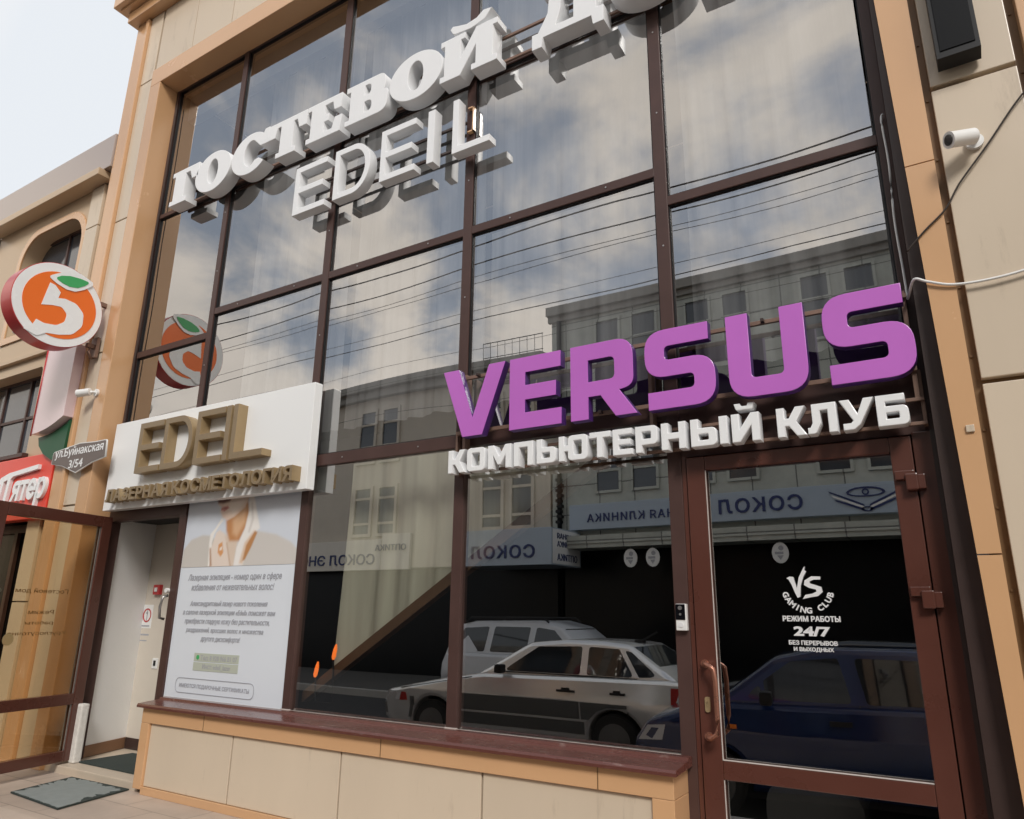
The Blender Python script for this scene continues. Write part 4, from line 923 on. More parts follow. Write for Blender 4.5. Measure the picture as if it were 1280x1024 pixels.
b = MB(); b.box(-9.77, -7.19, NY, .14, 2.60, 2.7195); b.box(-7.62, -7.19, NY, .14, 0, 2.5995); b.box(-9.77, -9.5, NY, .14, 0, 2.5995); b.build('pier', M['tan_wall'], NB)
b = MB()
for z0, z1 in ((.02, 1.3), (1.312, 2.6), (2.612, 3.9), (3.912, 5.2), (5.212, 5.7)): b.box(-7.64, -7.40, NY - .03, NY - .001, z0, z1, .004)
b.build('cladding', M['panel'], NB)
b = MB(); b.box(-9.80, -7.185, NY - .12, .2, 5.80, 6.205, .008); b.box(-9.80, -7.185, NY - .06, .2, 6.205, 6.24)
NBp = b.build('parapet', M['parapet'], NB)
MB().box(-9.83, -7.30, NY - .17, NY - .001, 5.715, 5.797, .006).build('moulding', M['tan_wall'], NB); MB().box(-9.83, -7.66, NY - .05, NY - .001, 3.85, 3.90, .004).build('moulding', M['tan_wall'], NB)
b = MB(); b.box(-9.80, -7.36, NY - .125, NY - .002, 5.797, 5.80); b.build('groove', M['trim_dark'], NB)
rim_o = arch(-9.13, -7.64, 4.14, 5.55, .42); place(solid([rim_o, arch(-9.05, -7.72, 4.22, 5.47, .36)], .02, .003), 'window_surround', M['trim'], NB, 0, NY - .0205, 0)
def nwin(poly, x0, x1, z0, z1, nx, nz):
    fr_ = MB(); s_ = .03
    fr_.box(x0, x1, .06, .11, z0, z0 + s_); fr_.box(x0, x1, .06, .11, z1 - s_, z1)
    for i in range(nx + 1): xx = x0 + (x1 - x0) * i / nx; fr_.box(xx - s_ / 2, xx + s_ / 2, .061, .109, z0 + s_, z1 - s_)
    for j in range(1, nz): zz_ = z0 + (z1 - z0) * j / nz; fr_.box(x0, x1, .064, .106, zz_ - s_ / 2, zz_ + s_ / 2)
    wf = fr_.build('window', M['frame'], NB)
    b = MB(); b.box(x0, x1, .08, .09, z0, z1); b.build('pane', M['win_glass'], wf)
nwin(w1, -9.05, -7.72, 4.22, 5.47, 2, 2); nwin(w2, -9.70, -8.02, 2.78, 3.72, 3, 2)
b = MB(); b.box(-9.77, -7.96, NY - .06, NY - .001, 2.722, 2.765, .004); b.build('window_sill', M['frame'], NB)
b = MB(); b.box(-9.5, -7.62, .06, .09, .05, 2.60); sf = b.build('shop_front', M['dark_glass'], NB)
b = MB(); b.box(-9.5, -7.62, .02, .055, 1.98, 2.06)
for x in (-9.45, -8.8, -8.15, -7.66): b.box(x - .03, x + .03, .02, .055, .05, 1.98)
b.build('mullion', M['frame'], sf)
b = MB(); b.box(-9.77, -7.19, .14, 6, 0, 5.9); b.build('body', M['tan_wall'], NB)
k = empty('shop_fascia_sign', (-8.3, -.12, 2.1), 'red shop fascia with white handwritten style Cyrillic letters beside the street plate', 'sign')
b = MB(); b.box(-9.6, -7.19, -.21, -.1035, 2.06, 2.685, .006); b.build('sign_panel', M['red'], k)
place(text_mesh('ятер', .64, .27, .03, .03, .15), 'lettering', M['white_face'], k, -7.845, -.242, 2.175)
bb = MB(); bb.prism([(-8.16, 2.44), (-8.10, 2.50), (-7.95, 2.535), (-7.40, 2.575), (-7.40, 2.53), (-7.86, 2.495), (-7.90, 2.47), (-7.93, 2.20), (-7.985, 2.20), (-7.955, 2.47), (-8.03, 2.455), (-8.06, 2.20), (-8.115, 2.20), (-8.085, 2.43)], 'y', -.242, -.212); bb.build('lettering', M['white_face'], k)
k = empty('leaf_banner', (-7.24, -.3, 2.6), 'tall pale pink panel with a curved dark green leaf below the round sign', 'sign')
pk = [(-7.50, 3.75), (-6.97, 3.70), (-6.97, 2.985)] + [(-6.97 - .54 * u, 2.985 - .12 * u - .03 * math.sin(3.14 * u)) for u in [i / 8 for i in range(1, 9)]]
b = MB(); b.prism(pk, 'y', -.31, -.205); b.build('panel', M['pinkw'], k)
gn = [(-6.972, 2.96)] + [(-6.972 - .535 * u, 2.96 - .115 * u - .03 * math.sin(3.14 * u)) for u in [i / 8 for i in range(1, 9)]] + [(-7.47, 2.76), (-7.36, 2.67), (-7.20, 2.60), (-7.09, 2.57), (-7.00, 2.585)]
b = MB(); b.prism(gn, 'y', -.243, -.208); b.build('leaf', M['green_dark'], k)
b = MB(); b.tube([(-7.502, -.312, 3.75), (-7.512, -.312, 2.85)], .008, 6); b.build('edge_trim', M['red_rim'], k)
k = empty('hand_rail', (-7.6, -.55, 0), 'steel hand rail standing outside the dark shop front seen through the open door', 'railing')
for zq in (.55, .85): MB().tube([(-9.4, -.5, zq), (-7.62, -.5, zq)], .02, 10).build('rail', M['steel'], k)
for x in (-9.3, -8.5, -7.7): MB().tube([(x, -.5, .0), (x, -.5, .85)], .018, 10).build('post', M['steel'], k)
FB = empty('pale_building', (-13, 0, 0), 'pale building edge at the far left beyond the tan parapet', 'building')
b = MB(); b.box(-18, -9.86, -.05, 6, 0, 6.0); b.build('wall', M['pale_wall'], FB)
b = MB(); b.box(-18, -9.86, -.14, -.051, 5.55, 5.75, .01); b.build('cornice', M['parapet'], FB)
b = MB(); b.box(-12.6, -11.2, -.056, -.05, 3.2, 4.9); b.build('window', M['win_glass'], FB)
cable('power_line', [(-20, 2.2, 9.2), (-14, 1.2, 7.4), (-9.6, .5, 6.25)], .02, M['cable_b'], 'dark wire crossing the white sky above the tan parapet', 'power line')

# ------------------------------------------------------------------ across the street (seen mirrored in the glass)
CL = empty('clinic_building', (0, -12, 0), 'grey green tiled clinic with a long lettered fascia, mirrored in the shop door glass', 'building')
CYF = -12.0
def frontwin(parent, x0, x1, z0, z1, y, trans=(.5,), mframe=None, s_=.06):
    b = MB(); y0, y1 = y, y + .06
    b.box(x0 - s_, x1 + s_, y0, y1, z0 - s_, z0); b.box(x0 - s_, x1 + s_, y0, y1, z1, z1 + s_); b.box(x0 - s_, x0, y0, y1, z0, z1); b.box(x1, x1 + s_, y0, y1, z0, z1)
    for q_ in trans: zq = z0 + (z1 - z0) * q_; b.box(x0, x1, y0 + .01, y1 - .01, zq - .035, zq + .035)
    wf = b.build('window', mframe or M['cornice'], parent)
    b = MB(); b.box(x0, x1, y + .005, y + .015, z0, z1); b.build('pane', M['win_glass'], wf)
b = MB(); b.box(-8.50, 12, CYF - 8, CYF, 2.8, 8.99); b.build('wall', M['clinic'], CL)
b = MB(); b.box(-8.56, 12, CYF, CYF + .22, 8.86, 9.10, .01); b.box(-8.56, 12, CYF, CYF + .10, 8.72, 8.86); b.build('cornice', M['cornice'], CL)
for xb in (-7.25, -5.0, -2.23, .46, 3.2):
    for x0 in (xb, xb + .94):
        frontwin(CL, x0, x0 + .57, 7.0, 8.5, CYF, trans=(.62,), mframe=M['clinic']); frontwin(CL, x0, x0 + .57, 4.13, 5.49, CYF, trans=(.36,), mframe=M['clinic'])
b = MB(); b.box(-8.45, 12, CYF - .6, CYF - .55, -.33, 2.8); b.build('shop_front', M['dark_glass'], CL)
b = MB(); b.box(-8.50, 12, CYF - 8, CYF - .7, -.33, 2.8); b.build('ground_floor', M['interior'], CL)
b = MB(); b.box(-8.48, 12, CYF, CYF + .75, 2.72, 2.82); b.box(-8.48, 12, CYF + .72, CYF + .78, 2.82, 3.0); b.build('canopy', M['clinic'], CL)
b = MB(); b.tube([(-8.25, CYF + .10, 2.82), (-8.25, CYF + .10, 8.7)], .06, 10)
for q_ in range(9): b.box(-8.33 + .03 * (q_ % 2), -8.2 + .03 * (q_ % 2), CYF + .02, CYF + .17, 3.4 + .13 * q_, 3.47 + .13 * q_)
b.build('downpipe', M['black'], CL)
k = empty('clinic_fascia', (-4, CYF, 3.5), 'pale blue fascia sign of the eye clinic, mirrored in the shop door glass', 'sign')
b = MB(); b.box(-7.88, 1.3, CYF + .02, CYF + .30, 3.19, 3.79, .01); b.build('sign_panel', M['sign_blue'], k)
SY = CYF + .302
def facing_street(me, x_right, z, name='lettering', par=None, y=SY, m=None):
    """lettering on a face that looks towards +Y: turn it round so it reads correctly from the street"""
    me.transform(Matrix.Rotation(math.pi, 4, 'Z')); me.transform(Matrix.Translation((x_right, y + .02, z))); return link(name, me, m or M['ink_blue'], par or k)
facing_street(text_mesh('КЛИНИКА', 1.44, .19, .02, .014, space=1.2), -5.96, 3.36)
facing_street(text_mesh('ГЛАЗНАЯ', 1.36, .19, .02, .014, space=1.2), -4.46, 3.36)
facing_street(text_mesh('СОКОЛ', 1.68, .31, .02, .022, space=1.15), -2.58, 3.34)
WH = M['plastic_w']
for side in (1, -1):
    for q_ in range(3):
        w_ = [(.05, -.02 + .05 * q_), (.30, .08 + .06 * q_), (.62 + .06 * q_, .22 + .10 * q_), (.66 + .06 * q_, .27 + .10 * q_), (.30, .13 + .06 * q_), (.06, .03 + .05 * q_)]
        facing_street(solid([[(side * x * .85, zq * .85) for x, zq in w_]], .02), -1.43, 3.26, 'emblem', m=M['ink_blue'] if q_ != 1 else WH)
facing_street(solid([ell(0, 0, .10, .05), ell(0, 0, .06, .03)], .02), -1.43, 3.28, 'emblem')
facing_street(solid([ell(0, 0, .34, .11, 0, 180, 16) + ell(0, 0, .29, .08, 180, 0, 16)], .02), -1.43, 3.60, 'emblem')
facing_street(solid([ell(0, 0, .34, .08, 180, 360, 16) + ell(0, 0, .29, .055, 360, 180, 16)], .02), -1.43, 3.595, 'emblem')
facing_street(solid([ell(0, 0, .065, .065), ell(0, 0, .038, .038)], .02), -1.43, 3.61, 'emblem')
for x, lab in ((-6.18, 'left pale round disc hanging in the dark front, mirrored in the shop window'), (-5.66, 'right pale round disc hanging in the dark front, mirrored beside the door post'), (-3.02, 'pale round disc hanging in the dark front, mirrored above the door logo')):
    k2 = empty('round_disc', (x, CYF + .66, 2.47), lab, 'sign', 'round discs hanging under the clinic canopy')
    b = MB(); b.disc((x, 2.47), .20, 'y', (CYF + .64, CYF + .67), 28, sx=.78); b.build('disc', M['plastic_w'], k2)
    b = MB(); b.tube([(x, CYF + .655, 2.66), (x, CYF + .655, 2.72)], .01, 6); b.build('hanger', M['grey_metal'], k2)
    b = MB(); b.box(x - .10, x + .06, CYF + .67, CYF + .674, 2.44, 2.49); b.prism([(x - .06, 2.42), (x + .06, 2.42), (x, 2.33)], 'y', CYF + .67, CYF + .674); b.disc((x + .02, 2.56), .05, 'y', (CYF + .67, CYF + .674), 12); b.build('print', M['ink'], k2)

OL = empty('optician_building', (-16, -12, 0), 'cream rendered house with cornice and tall windows, mirrored in the shop window', 'building')
OY = -12.0
b = MB(); b.box(-34, -8.56, OY - 6, OY, 2.45, 7.78); b.build('wall', M['cream'], OL)
b = MB(); b.box(-34.2, -8.62, OY, OY + .40, 7.66, 7.90, .02); b.box(-34.1, -8.62, OY, OY + .22, 7.42, 7.66, .02); b.build('cornice', M['cornice'], OL)
b = MB(); b.prism([(OY + .36, 7.9), (OY - 3, 8.3), (OY - 6, 7.9)], 'x', -34.2, -8.62); b.build('roof', M['roof'], OL)
for x0 in (-28.6, -24.1, -19.6, -15.08, -10.6):
    for dx in (0, .92):
        frontwin(OL, x0 + dx, x0 + dx + .58, 3.42, 4.72, OY, trans=(.22, .78), mframe=M['cream'], s_=.09); frontwin(OL, x0 + dx, x0 + dx + .58, 5.55, 7.0, OY, trans=(.22, .72), mframe=M['cream'], s_=.09)
b = MB(); b.box(-34, -8.6, OY - .5, OY - .45, -.33, 2.45); b.build('shop_front', M['dark_glass'], OL)
b = MB(); b.box(-34, -8.56, OY - 6, OY - .6, -.33, 2.45); b.build('ground_floor', M['interior'], OL)
rl = empty('roof_railing', (-9.4, -12.3, 7.9), 'thin metal roof railing beside the tiled wall, mirrored above the purple letters', 'railing')
b = MB(); b.tube([(-10.4, OY + .25, 8.42), (-8.62, OY + .25, 8.42)], .012, 6); b.tube([(-10.4, OY + .25, 8.0), (-8.62, OY + .25, 8.0)], .010, 6); b.build('rail', M['black'], rl)
b = MB()
for i in range(9): b.tube([(-10.4 + i * .22, OY + .25, 7.90), (-10.4 + i * .22, OY + .25, 8.42)], .007, 5)
b.build('balusters', M['black'], rl)
k = empty('optician_lightbox', (-9, -10.5, 2.3), 'pale blue box sign with dark letters on front and side, mirrored in the middle window', 'sign')
b = MB(); b.box(-10.35, -7.72, OY + .02, -10.5, 2.32, 3.15, .012); b.build('sign_panel', M['sign_blue'], k)
facing_street(text_mesh('СОКОЛ', 1.75, .30, .02, .018, space=1.15), -8.15, 2.48, y=-10.498)
b = MB(); b.box(-7.719, -7.712, OY + .1, -10.56, 2.35, 3.12); b.build('side_face', M['board'], k)
for body, zq, hh in (('ГЛАЗНАЯ', 2.91, .13), ('КЛИНИКА', 2.73, .13), ('ОПТИКА', 2.42, .16)):
    me = text_mesh(body, 1.0, hh, .01, .012); me.transform(Matrix.Rotation(math.pi / 2, 4, 'Z')); me.transform(Matrix.Translation((-7.700, -11.75, zq))); link('lettering', me, M['ink_blue'], k)
k = empty('optician_banner', (-14.5, -11.9, 2.4), 'long pale banner with dark letters, mirrored over the beige curtain', 'sign')
b = MB(); b.box(-18.4, -13.9, OY + .02, OY + .14, 2.40, 3.24, .01); b.box(-13.898, -12.9, OY + .02, OY + .12, 2.40, 3.38, .01); b.build('sign_panel', M['pale_wall'], k)
facing_street(text_mesh('СОКОЛ ЭНО', 2.9, .30, .02, .01), -14.1, 2.55, y=OY + .142)
facing_street(text_mesh('ОПТИКА', 1.1, .17, .02, .005), -13.0, 2.92, y=OY + .142)

# wires along the street
for i, (y, zq, r, sag) in enumerate(((-5.2, 7.20, .012, .22), (-5.25, 6.86, .010, .2), (-5.3, 6.66, .0045, .2), (-5.3, 6.56, .0045, .18), (-5.4, 6.12, .004, .25), (-5.4, 5.94, .007, .2), (-5.45, 5.46, .0035, .22), (-5.45, 5.14, .0035, .2), (-7.5, 5.3, .006, .3), (-7.8, 4.6, .006, .3))):
    x0, x1 = -34, 22; pts = [(x0 + (x1 - x0) * j / 24, y + .0 * j, zq - sag * (1 - ((j - 12) / 12) ** 2) + sag * .9 + .0) for j in range(25)]
    wv = MB(); wv.tube([(a, b_ + .012 * math.sin(a * 2.1 + i), c_ + .018 * math.sin(a * 1.3 + i * 2)) for a, b_, c_ in pts], r, 6)
    tag(wv.build('power_line', M['cable_b']), 'thin overhead cable strung along the street, mirrored in the glass front', 'power line', 'overhead cables along the street')

# ------------------------------------------------------------------ cars
def carve(outline, halfw, bevel, fn):
    me = solid([outline], halfw * 2, bevel)
    bm = bmesh.new(); bm.from_mesh(me)
    for zq in (.4, .55, .72, .86, .95, 1.1, 1.25): bmesh.ops.bisect_plane(bm, geom=bm.verts[:] + bm.edges[:] + bm.faces[:], plane_co=(0, 0, zq), plane_no=(0, 0, 1))
    for xq in range(1, 24): bmesh.ops.bisect_plane(bm, geom=bm.verts[:] + bm.edges[:] + bm.faces[:], plane_co=(xq * .2, 0, 0), plane_no=(1, 0, 0))
    bm.to_mesh(me); bm.free()
    for v in me.vertices:
        y = v.co.y - halfw; v.co.y = y * fn(v.co.x, v.co.z)
    return me
def car(name, label, loc, L, Wd, body, house, windows, paint, flip=False, screens=None, details=None, belt=.95, zr=1.40, arches=((.8, .30), (3.3, .30)), ar=.33, group='cars in the street', tumble=.25):
    k = empty(name, loc, label, 'car', group); hw = Wd / 2
    fx = (lambda x: L - x) if flip else (lambda x: x)
    def fin(me, nm, m, sm=30):
        if flip:
            me.transform(Matrix(((-1, 0, 0, L), (0, 1, 0, 0), (0, 0, 1, 0), (0, 0, 0, 1)))); me.flip_normals()
        o = bpy.data.objects.new(nm, me); col.objects.link(o); me.materials.append(m); o.parent = k
        me.shade_smooth(); me.set_sharp_from_angle(angle=R(sm)); return o
    def wid(x, z):
        s = 1.0
        if x < .55: s *= 1 - .16 * ((.55 - x) / .55) ** 2
        if x > L - .5: s *= 1 - .12 * ((x - L + .5) / .5) ** 2
        if z > belt: s *= .95 * (1 - tumble * (z - belt) / (zr - belt))
        elif z > .72: s *= 1 - .05 * ((z - .72) / (belt - .72))
        else: s *= 1 - .075 * (.72 - z) / .45
        return s
    low = list(body[0])
    for (ax, az) in sorted(arches, key=lambda a: -a[0]):
        low += [(ax + ar * math.cos(R(a)), az + ar * math.sin(R(a))) for a in range(-12, 193, 12)]
    low = rounded(low, 4)
    # subdivide long edges so that the plan taper bends smoothly
    o2 = []
    for a, c2 in zip(low, low[1:] + low[:1]):
        n = max(1, int(math.hypot(c2[0] - a[0], c2[1] - a[1]) / .18)); o2 += [(a[0] + (c2[0] - a[0]) * i / n, a[1] + (c2[1] - a[1]) * i / n) for i in range(n)]
    fin(carve(o2, hw, .05, wid), 'body', paint)
    hp = rounded(house, 4); fin(carve(hp, hw - .045, .05, wid), 'cabin', paint)
    def onside(pts, off, nm, m, sgn=1):
        bm = bmesh.new(); hwid = lambda x, z: (hw - .0) * wid(x, z)
        vs_ = [bm.verts.new((x, sgn * ((hw - .045 if z > belt + .001 else hw) * wid(x, z) + off), z)) for x, z in pts]
        f_ = bm.faces.new(vs_); e_ = bmesh.ops.extrude_face_region(bm, geom=[f_])
        for v in [q_ for q_ in e_['geom'] if isinstance(q_, bmesh.types.BMVert)]: v.co.y -= sgn * .03
        bmesh.ops.recalc_face_normals(bm, faces=bm.faces[:]); me = bpy.data.meshes.new(nm); bm.to_mesh(me); bm.free(); return fin(me, nm, m, 20)
    for sgn in (1, -1):
        for wp in windows:
            onside(rounded([p_ + (.035,) for p_ in wp], 3), .004, 'side_window', M['car_glass'], sgn)
    for (xa, za, xb, zb) in screens or ():
        bm = bmesh.new(); n_ = Vector((-(zb - za), 0, xb - xa)).normalized(); n_ = n_ if n_.z > 0 else -n_
        off = n_ * .006; q_ = []
        for (x, z_, s) in ((xa, za, 1), (xb, zb, 1), (xb, zb, -1), (xa, za, -1)): q_.append(bm.verts.new(Vector((x, s * (hw - .13) * wid(x, z_), z_)) + off))
        f_ = bm.faces.new(q_); e_ = bmesh.ops.extrude_face_region(bm, geom=[f_])
        for v in [g_ for g_ in e_['geom'] if isinstance(g_, bmesh.types.BMVert)]: v.co -= n_ * .02
        bmesh.ops.recalc_face_normals(bm, faces=bm.faces[:]); me = bpy.data.meshes.new('windscreen'); bm.to_mesh(me); bm.free(); fin(me, 'windscreen', M['car_glass'], 20)
    for ax, az in arches:
        for sgn in (1, -1):
            yo = sgn * (hw - .11)
            b = MB(); b.disc((ax, az), ar - .035, 'y', (yo - .1, yo + .1), 28); me = bpy.data.meshes.new('tyre'); bmesh.ops.bevel(b.bm, geom=[e for e in b.bm.edges if abs(e.verts[0].co.y - e.verts[1].co.y) < .001], offset=.03, segments=2, affect='EDGES'); b.bm.to_mesh(me); b.bm.free()
            wh = fin(me, 'wheel', M['tyre'])
            b = MB(); b.disc((ax, az), (ar - .035) * .64, 'y', (yo + sgn * .09, yo + sgn * .108), 24); b.disc((ax, az), .05, 'y', (yo + sgn * .108, yo + sgn * .125), 12); me = bpy.data.meshes.new('rim'); b.bm.to_mesh(me); b.bm.free(); ri = fin(me, 'rim', M['rim']); ri.parent = wh
    b = MB(); b.box(.3, L - .3, -hw + .14, hw - .14, .17, .5); me = bpy.data.meshes.new('underside'); b.bm.to_mesh(me); b.bm.free(); fin(me, 'underside', M['black'])
    for (nm, pts, off, m) in details or ():
        for sgn in (1, -1): onside(pts, off, nm, m, sgn)
    return k, fin, hw, wid, onside
def rect(x0, x1, z0, z1): return [(x0, z0), (x1, z0), (x1, z1), (x0, z1)]
ROAD = -.47
# silver hatchback, nose to the left
sb = [[(.16, .24, .05), (.0, .32, .05), (.0, .50, .04), (.05, .60, .03), (.14, .685, .05), (.7, .80), (1.1, .88), (1.58, .955), (1.7, .965), (4.05, 1.0), (4.24, .99, .04), (4.28, .80, .05), (4.32, .52, .05), (4.24, .26, .05)]]
sh_ = [(1.52, .93), (2.24, 1.36, .12), (2.75, 1.41), (3.25, 1.405), (3.58, 1.375, .1), (4.20, .97)]
sw = [[(1.93, 1.005), (2.38, 1.315), (2.98, 1.335), (3.0, 1.005)], [(3.09, 1.005), (3.07, 1.335), (3.46, 1.32), (3.68, 1.005)], [(3.74, 1.01), (3.53, 1.31), (3.62, 1.29), (3.96, 1.03)]]
sd_ = [('moulding_band', rect(1.27, 3.025, .50, .70), .006, M['cladding_grey']), ('moulding_band', [(3.045, .5), (3.14, .5), (3.24, .60), (3.38, .655), (3.62, .66), (3.62, .70), (3.045, .70)], .006, M['cladding_grey']), ('side_stripe', rect(1.27, 3.10, .475, .498), .008, M['silver']), ('moulding_band', rect(.55, .62, .50, .62), .006, M['cladding_grey']),  # moulding drawn tall; its grey also paints the ground's dark reflection on the doors
       ('sill_moulding', rect(1.2, 3.08, .33, .47), .004, M['cladding_grey']),
       ('door_gap', rect(3.028, 3.042, .40, .99), .004, M['black']), ('door_gap', rect(1.84, 1.852, .40, .97), .004, M['black']), ('door_gap', [(3.62, .60), (3.632, .60), (3.70, .99), (3.688, .99)], .004, M['black']),
       ('door_handle', rect(2.74, 2.97, .80, .825), .022, M['black']), ('door_handle', rect(2.80, 2.90, .825, .85), .016, M['black']), ('door_handle', rect(3.42, 3.60, .805, .83), .022, M['black']), ('door_handle', rect(3.46, 3.54, .83, .855), .016, M['black']),
       ('bumper', [(.05, .36), (.56, .34), (.60, .50), (.03, .50)], .008, M['cladding_grey']), ('bumper', [(3.86, .36), (4.25, .34), (4.28, .50), (3.82, .50)], .008, M['cladding_grey']), ('headlight', [(.03, .53), (.36, .56), (.40, .67), (.14, .67)], .006, M['lamp_clear']), ('indicator', [(.365, .55), (.50, .56), (.48, .66), (.405, .665)], .006, M['lamp_red']),
       ('window_trim', [(1.86, .985), (3.72, .985), (3.72, .999), (1.86, .999)], .006, M['black']),
       ('bonnet_gap', [(.4, .715), (1.5, .905), (1.5, .915), (.4, .725)], .002, M['black']), ('tail_light', rect(4.12, 4.28, .70, .92), .004, M['lamp_red'])]
K, fin, hw, wid, onside = car('silver_hatchback', 'silver hatchback parked nose left, mirrored in the lower shop window', (-7.42, -4.75 - .84, ROAD), 4.32, 1.64, sb, sh_, sw, M['silver'], screens=((1.66, 1.0, 2.2, 1.335), (3.62, 1.345, 4.14, 1.0)), details=sd_, arches=((.92, .30), (3.46, .30)))
K.scale = (1.06, 1.03, 1.0)
for sgn in (1, -1):
    b = MB(); b.box(1.92, 2.02, sgn * .86 - .07, sgn * .86 + .07, .98, 1.09, .025); me = bpy.data.meshes.new('mirror'); b.bm.to_mesh(me); b.bm.free(); fin(me, 'mirror', M['black'])
b = MB(); b.tube([(3.50, 0, 1.40), (3.72, 0, 1.52)], .012, 6); b.box(3.44, 3.56, -.05, .05, 1.38, 1.42, .01); me = bpy.data.meshes.new('aerial'); b.bm.to_mesh(me); b.bm.free(); fin(me, 'aerial', M['black'])
# blue small hatchback, nose to the left
bb_ = [[(.14, .24, .05), (.0, .34, .06), (.02, .58, .08), (.16, .76, .12), (.55, .89, .1), (.86, .955), (1.0, .965), (3.45, .985), (3.56, .97, .05), (3.62, .60, .08), (3.56, .28, .06)]]
bh_ = [(.78, .93), (1.36, 1.36, .22), (1.80, 1.455, .2), (2.75, 1.455, .2), (3.28, 1.36, .18), (3.56, .95)]
bw_ = [[(1.08, 1.0), (1.22, 1.14), (1.24, 1.0)], [(1.27, 1.0), (1.25, 1.16), (1.50, 1.335), (1.90, 1.375), (1.98, 1.0)], [(2.10, 1.0), (2.03, 1.375), (2.66, 1.365), (2.88, 1.26), (2.92, 1.0)]]
bd_ = [('door_gap', rect(2.03, 2.045, .38, .99), .004, M['black']), ('door_gap', rect(1.06, 1.072, .40, .97), .004, M['black']), ('door_handle', rect(1.78, 1.96, .82, .86), .02, M['black']), ('door_handle', rect(2.72, 2.90, .82, .86), .02, M['black']),
       ('indicator', rect(.94, 1.0, .75, .785), .01, M['lamp_amber']), ('headlight', [(.06, .58), (.30, .60), (.34, .74), (.16, .72)], .006, M['lamp_clear']), ('moulding_band', rect(1.10, 2.02, .60, .64), .008, M['car_blue'])]
K, fin, hw, wid, onside = car('blue_hatchback', 'dark blue small hatchback parked close by, mirrored in the glass of the shop door', (-3.06, -4.02, ROAD), 3.64, 1.52, bb_, bh_, bw_, M['car_blue'], screens=((.90, .99, 1.42, 1.36), (3.26, 1.33, 3.50, 1.0)), details=bd_, arches=((.78, .29), (3.0, .29)), ar=.31, zr=1.45, tumble=.25)
K.rotation_euler.z = R(-10)          # nose swung towards the kerb
for sgn in (1, -1):
    b = MB(); b.box(1.22, 1.33, sgn * .84 - .08, sgn * .84 + .08, .97, 1.09, .03); me = bpy.data.meshes.new('mirror'); b.bm.to_mesh(me); b.bm.free(); fin(me, 'mirror', M['black'])
# pale estate beyond the silver car, nose to the right, roof rails
wb = [[(.1, .28, .05), (.0, .4, .05), (.02, .75, .1), (.3, .92, .1), (.9, 1.02), (1.1, 1.04), (3.8, 1.08), (3.9, .9, .05), (3.9, .4, .05), (3.8, .28, .05)]]
wh_ = [(.9, 1.0), (1.55, 1.52, .2), (2.0, 1.62), (3.3, 1.60), (3.7, 1.52, .12), (3.86, 1.04)]
ww_ = [[(1.25, 1.1), (1.68, 1.47), (2.02, 1.51), (2.04, 1.1)], [(2.16, 1.1), (2.14, 1.51), (2.86, 1.51), (2.88, 1.1)], [(3.0, 1.1), (2.98, 1.51), (3.5, 1.48), (3.66, 1.1)]]
K, fin, hw, wid, onside = car('pale_estate_car', 'pale blue white estate car with roof rails, mirrored behind the silver car', (-8.1, -7.0 - .86, ROAD), 3.9, 1.72, wb, wh_, ww_, M['car_white'], flip=True, screens=((1.08, 1.1, 1.52, 1.49), (3.72, 1.46, 3.83, 1.12)), arches=((.75, .33), (3.1, .33)), ar=.36, zr=1.6, belt=1.06)
for sgn in (1, -1):
    b = MB(); b.tube([(1.8, sgn * .6, 1.59), (1.9, sgn * .6, 1.66), (3.4, sgn * .6, 1.655), (3.5, sgn * .6, 1.57)], .018, 8); me = bpy.data.meshes.new('roof_rail'); b.bm.to_mesh(me); b.bm.free(); fin(me, 'roof_rail', M['black'])
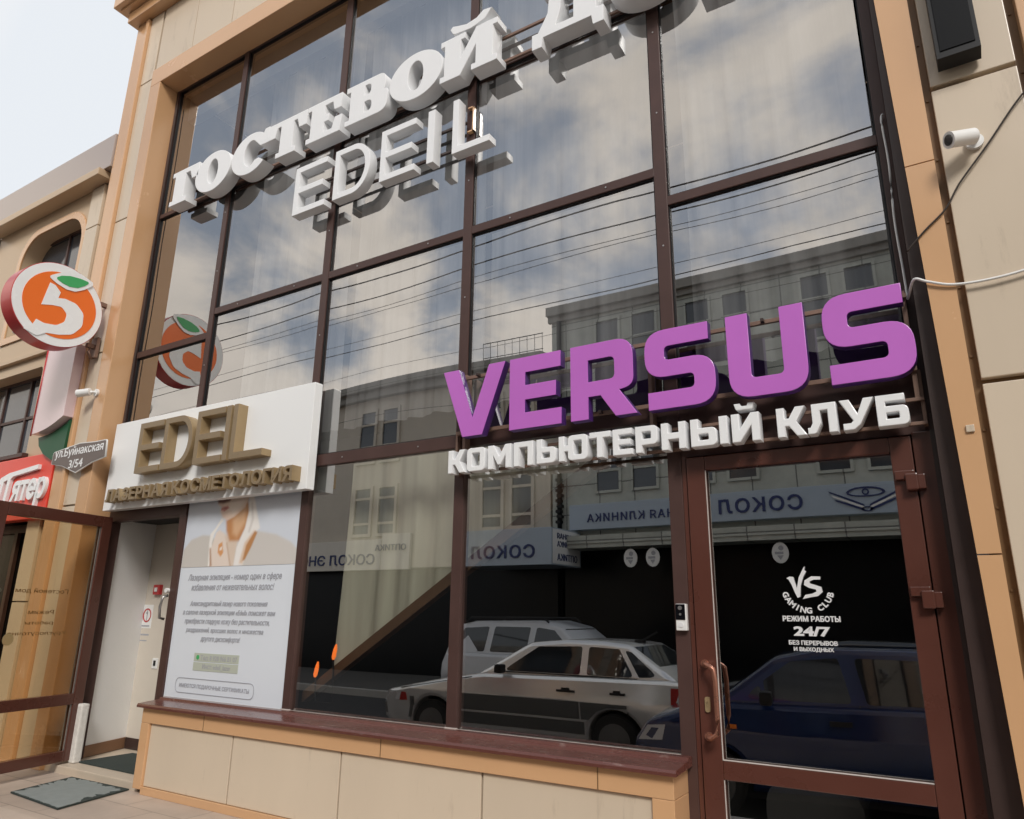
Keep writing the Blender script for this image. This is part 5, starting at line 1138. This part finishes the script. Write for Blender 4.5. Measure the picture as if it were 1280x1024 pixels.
# two dark cars farther right
for nm, lab, lx, hgt in (('dark_saloon', 'black saloon car whose dark roof is mirrored behind the blue hatchback windscreen', -3.9, 0), ('dark_estate_car', 'dark estate car with pale roof rails, mirrored above the blue hatchback roof', -.85, .1)):
    hh_ = [(x, zq + hgt, *r_) for x, zq, *r_ in [(1.2, .92), (1.9, 1.36, .2), (2.4, 1.43), (3.2, 1.42), (3.6, 1.33, .12), (4.2, .98)]]
    bz = [(x, zq + (hgt if zq > .8 else 0), *r_) for x, zq, *r_ in sb[0]]
    ww2 = [[(x * .98 - .1, zq + hgt) for x, zq in q_] for q_ in sw[:2]]
    K, fin, hw, wid, onside = car(nm, lab, (lx, -7.3 - .84, ROAD), 4.32, 1.68, [bz], hh_, ww2, M['car_dark'], screens=((1.32, .99 + hgt, 1.84, 1.33 + hgt),), arches=((.92, .31), (3.46, .31)), zr=1.42 + hgt, belt=.96 + hgt)
    if hgt:
        for sgn in (1, -1):
            b = MB(); b.tube([(1.9, sgn * .6, 1.50), (2.0, sgn * .6, 1.57), (3.4, sgn * .6, 1.57), (3.5, sgn * .6, 1.5)], .02, 8); me = bpy.data.meshes.new('roof_rail'); b.bm.to_mesh(me); b.bm.free(); fin(me, 'roof_rail', M['steel'])

# ------------------------------------------------------------------ trees far down the street (mirrored at the lower left)
def tree(x, y, h, r, label, seed):
    k = empty('street_tree', (x, y, ROAD), label, 'tree', 'street trees across the road'); rn = random.Random(seed)
    b = MB(); b.tube([(x, y, ROAD), (x + .05, y, ROAD + h * .35), (x - .05, y, ROAD + h * .7)], [.16, .12, .05], 8)
    for _ in range(6):
        a = rn.uniform(0, 6.28); b.tube([(x, y, ROAD + h * rn.uniform(.35, .5)), (x + math.cos(a) * r * .7, y + math.sin(a) * r * .7, ROAD + h * rn.uniform(.6, .8))], [.06, .02], 6)
    b.build('trunk', M['bark'], k); b = MB()
    cl = [(x + rn.gauss(0, r * .45), y + rn.gauss(0, r * .45), ROAD + h * .72 + rn.gauss(0, h * .13)) for _ in range(26)]
    for c_ in cl:
        for _ in range(90):
            p_ = Vector(c_) + Vector([rn.gauss(0, r * .20) for _ in range(3)]); u = Vector([rn.uniform(-1, 1) for _ in range(3)]).normalized(); v = u.orthogonal().normalized(); s_ = rn.uniform(.05, .11)
            b.poly([p_ + u * s_, p_ + v * s_ * .5, p_ - u * s_, p_ - v * s_ * .5])
    me = bpy.data.meshes.new('crown'); b.bm.to_mesh(me); b.bm.free(); link('crown', me, M['leaf'], k)
tree(-27, -9.6, 5.6, 1.7, 'leafy street tree mirrored at the far left above the white board', 3)
tree(-24.8, -9.6, 5.2, 1.4, 'smaller leafy street tree mirrored just right of the round sign reflection', 5)

bpy.data.scenes.remove(TS)
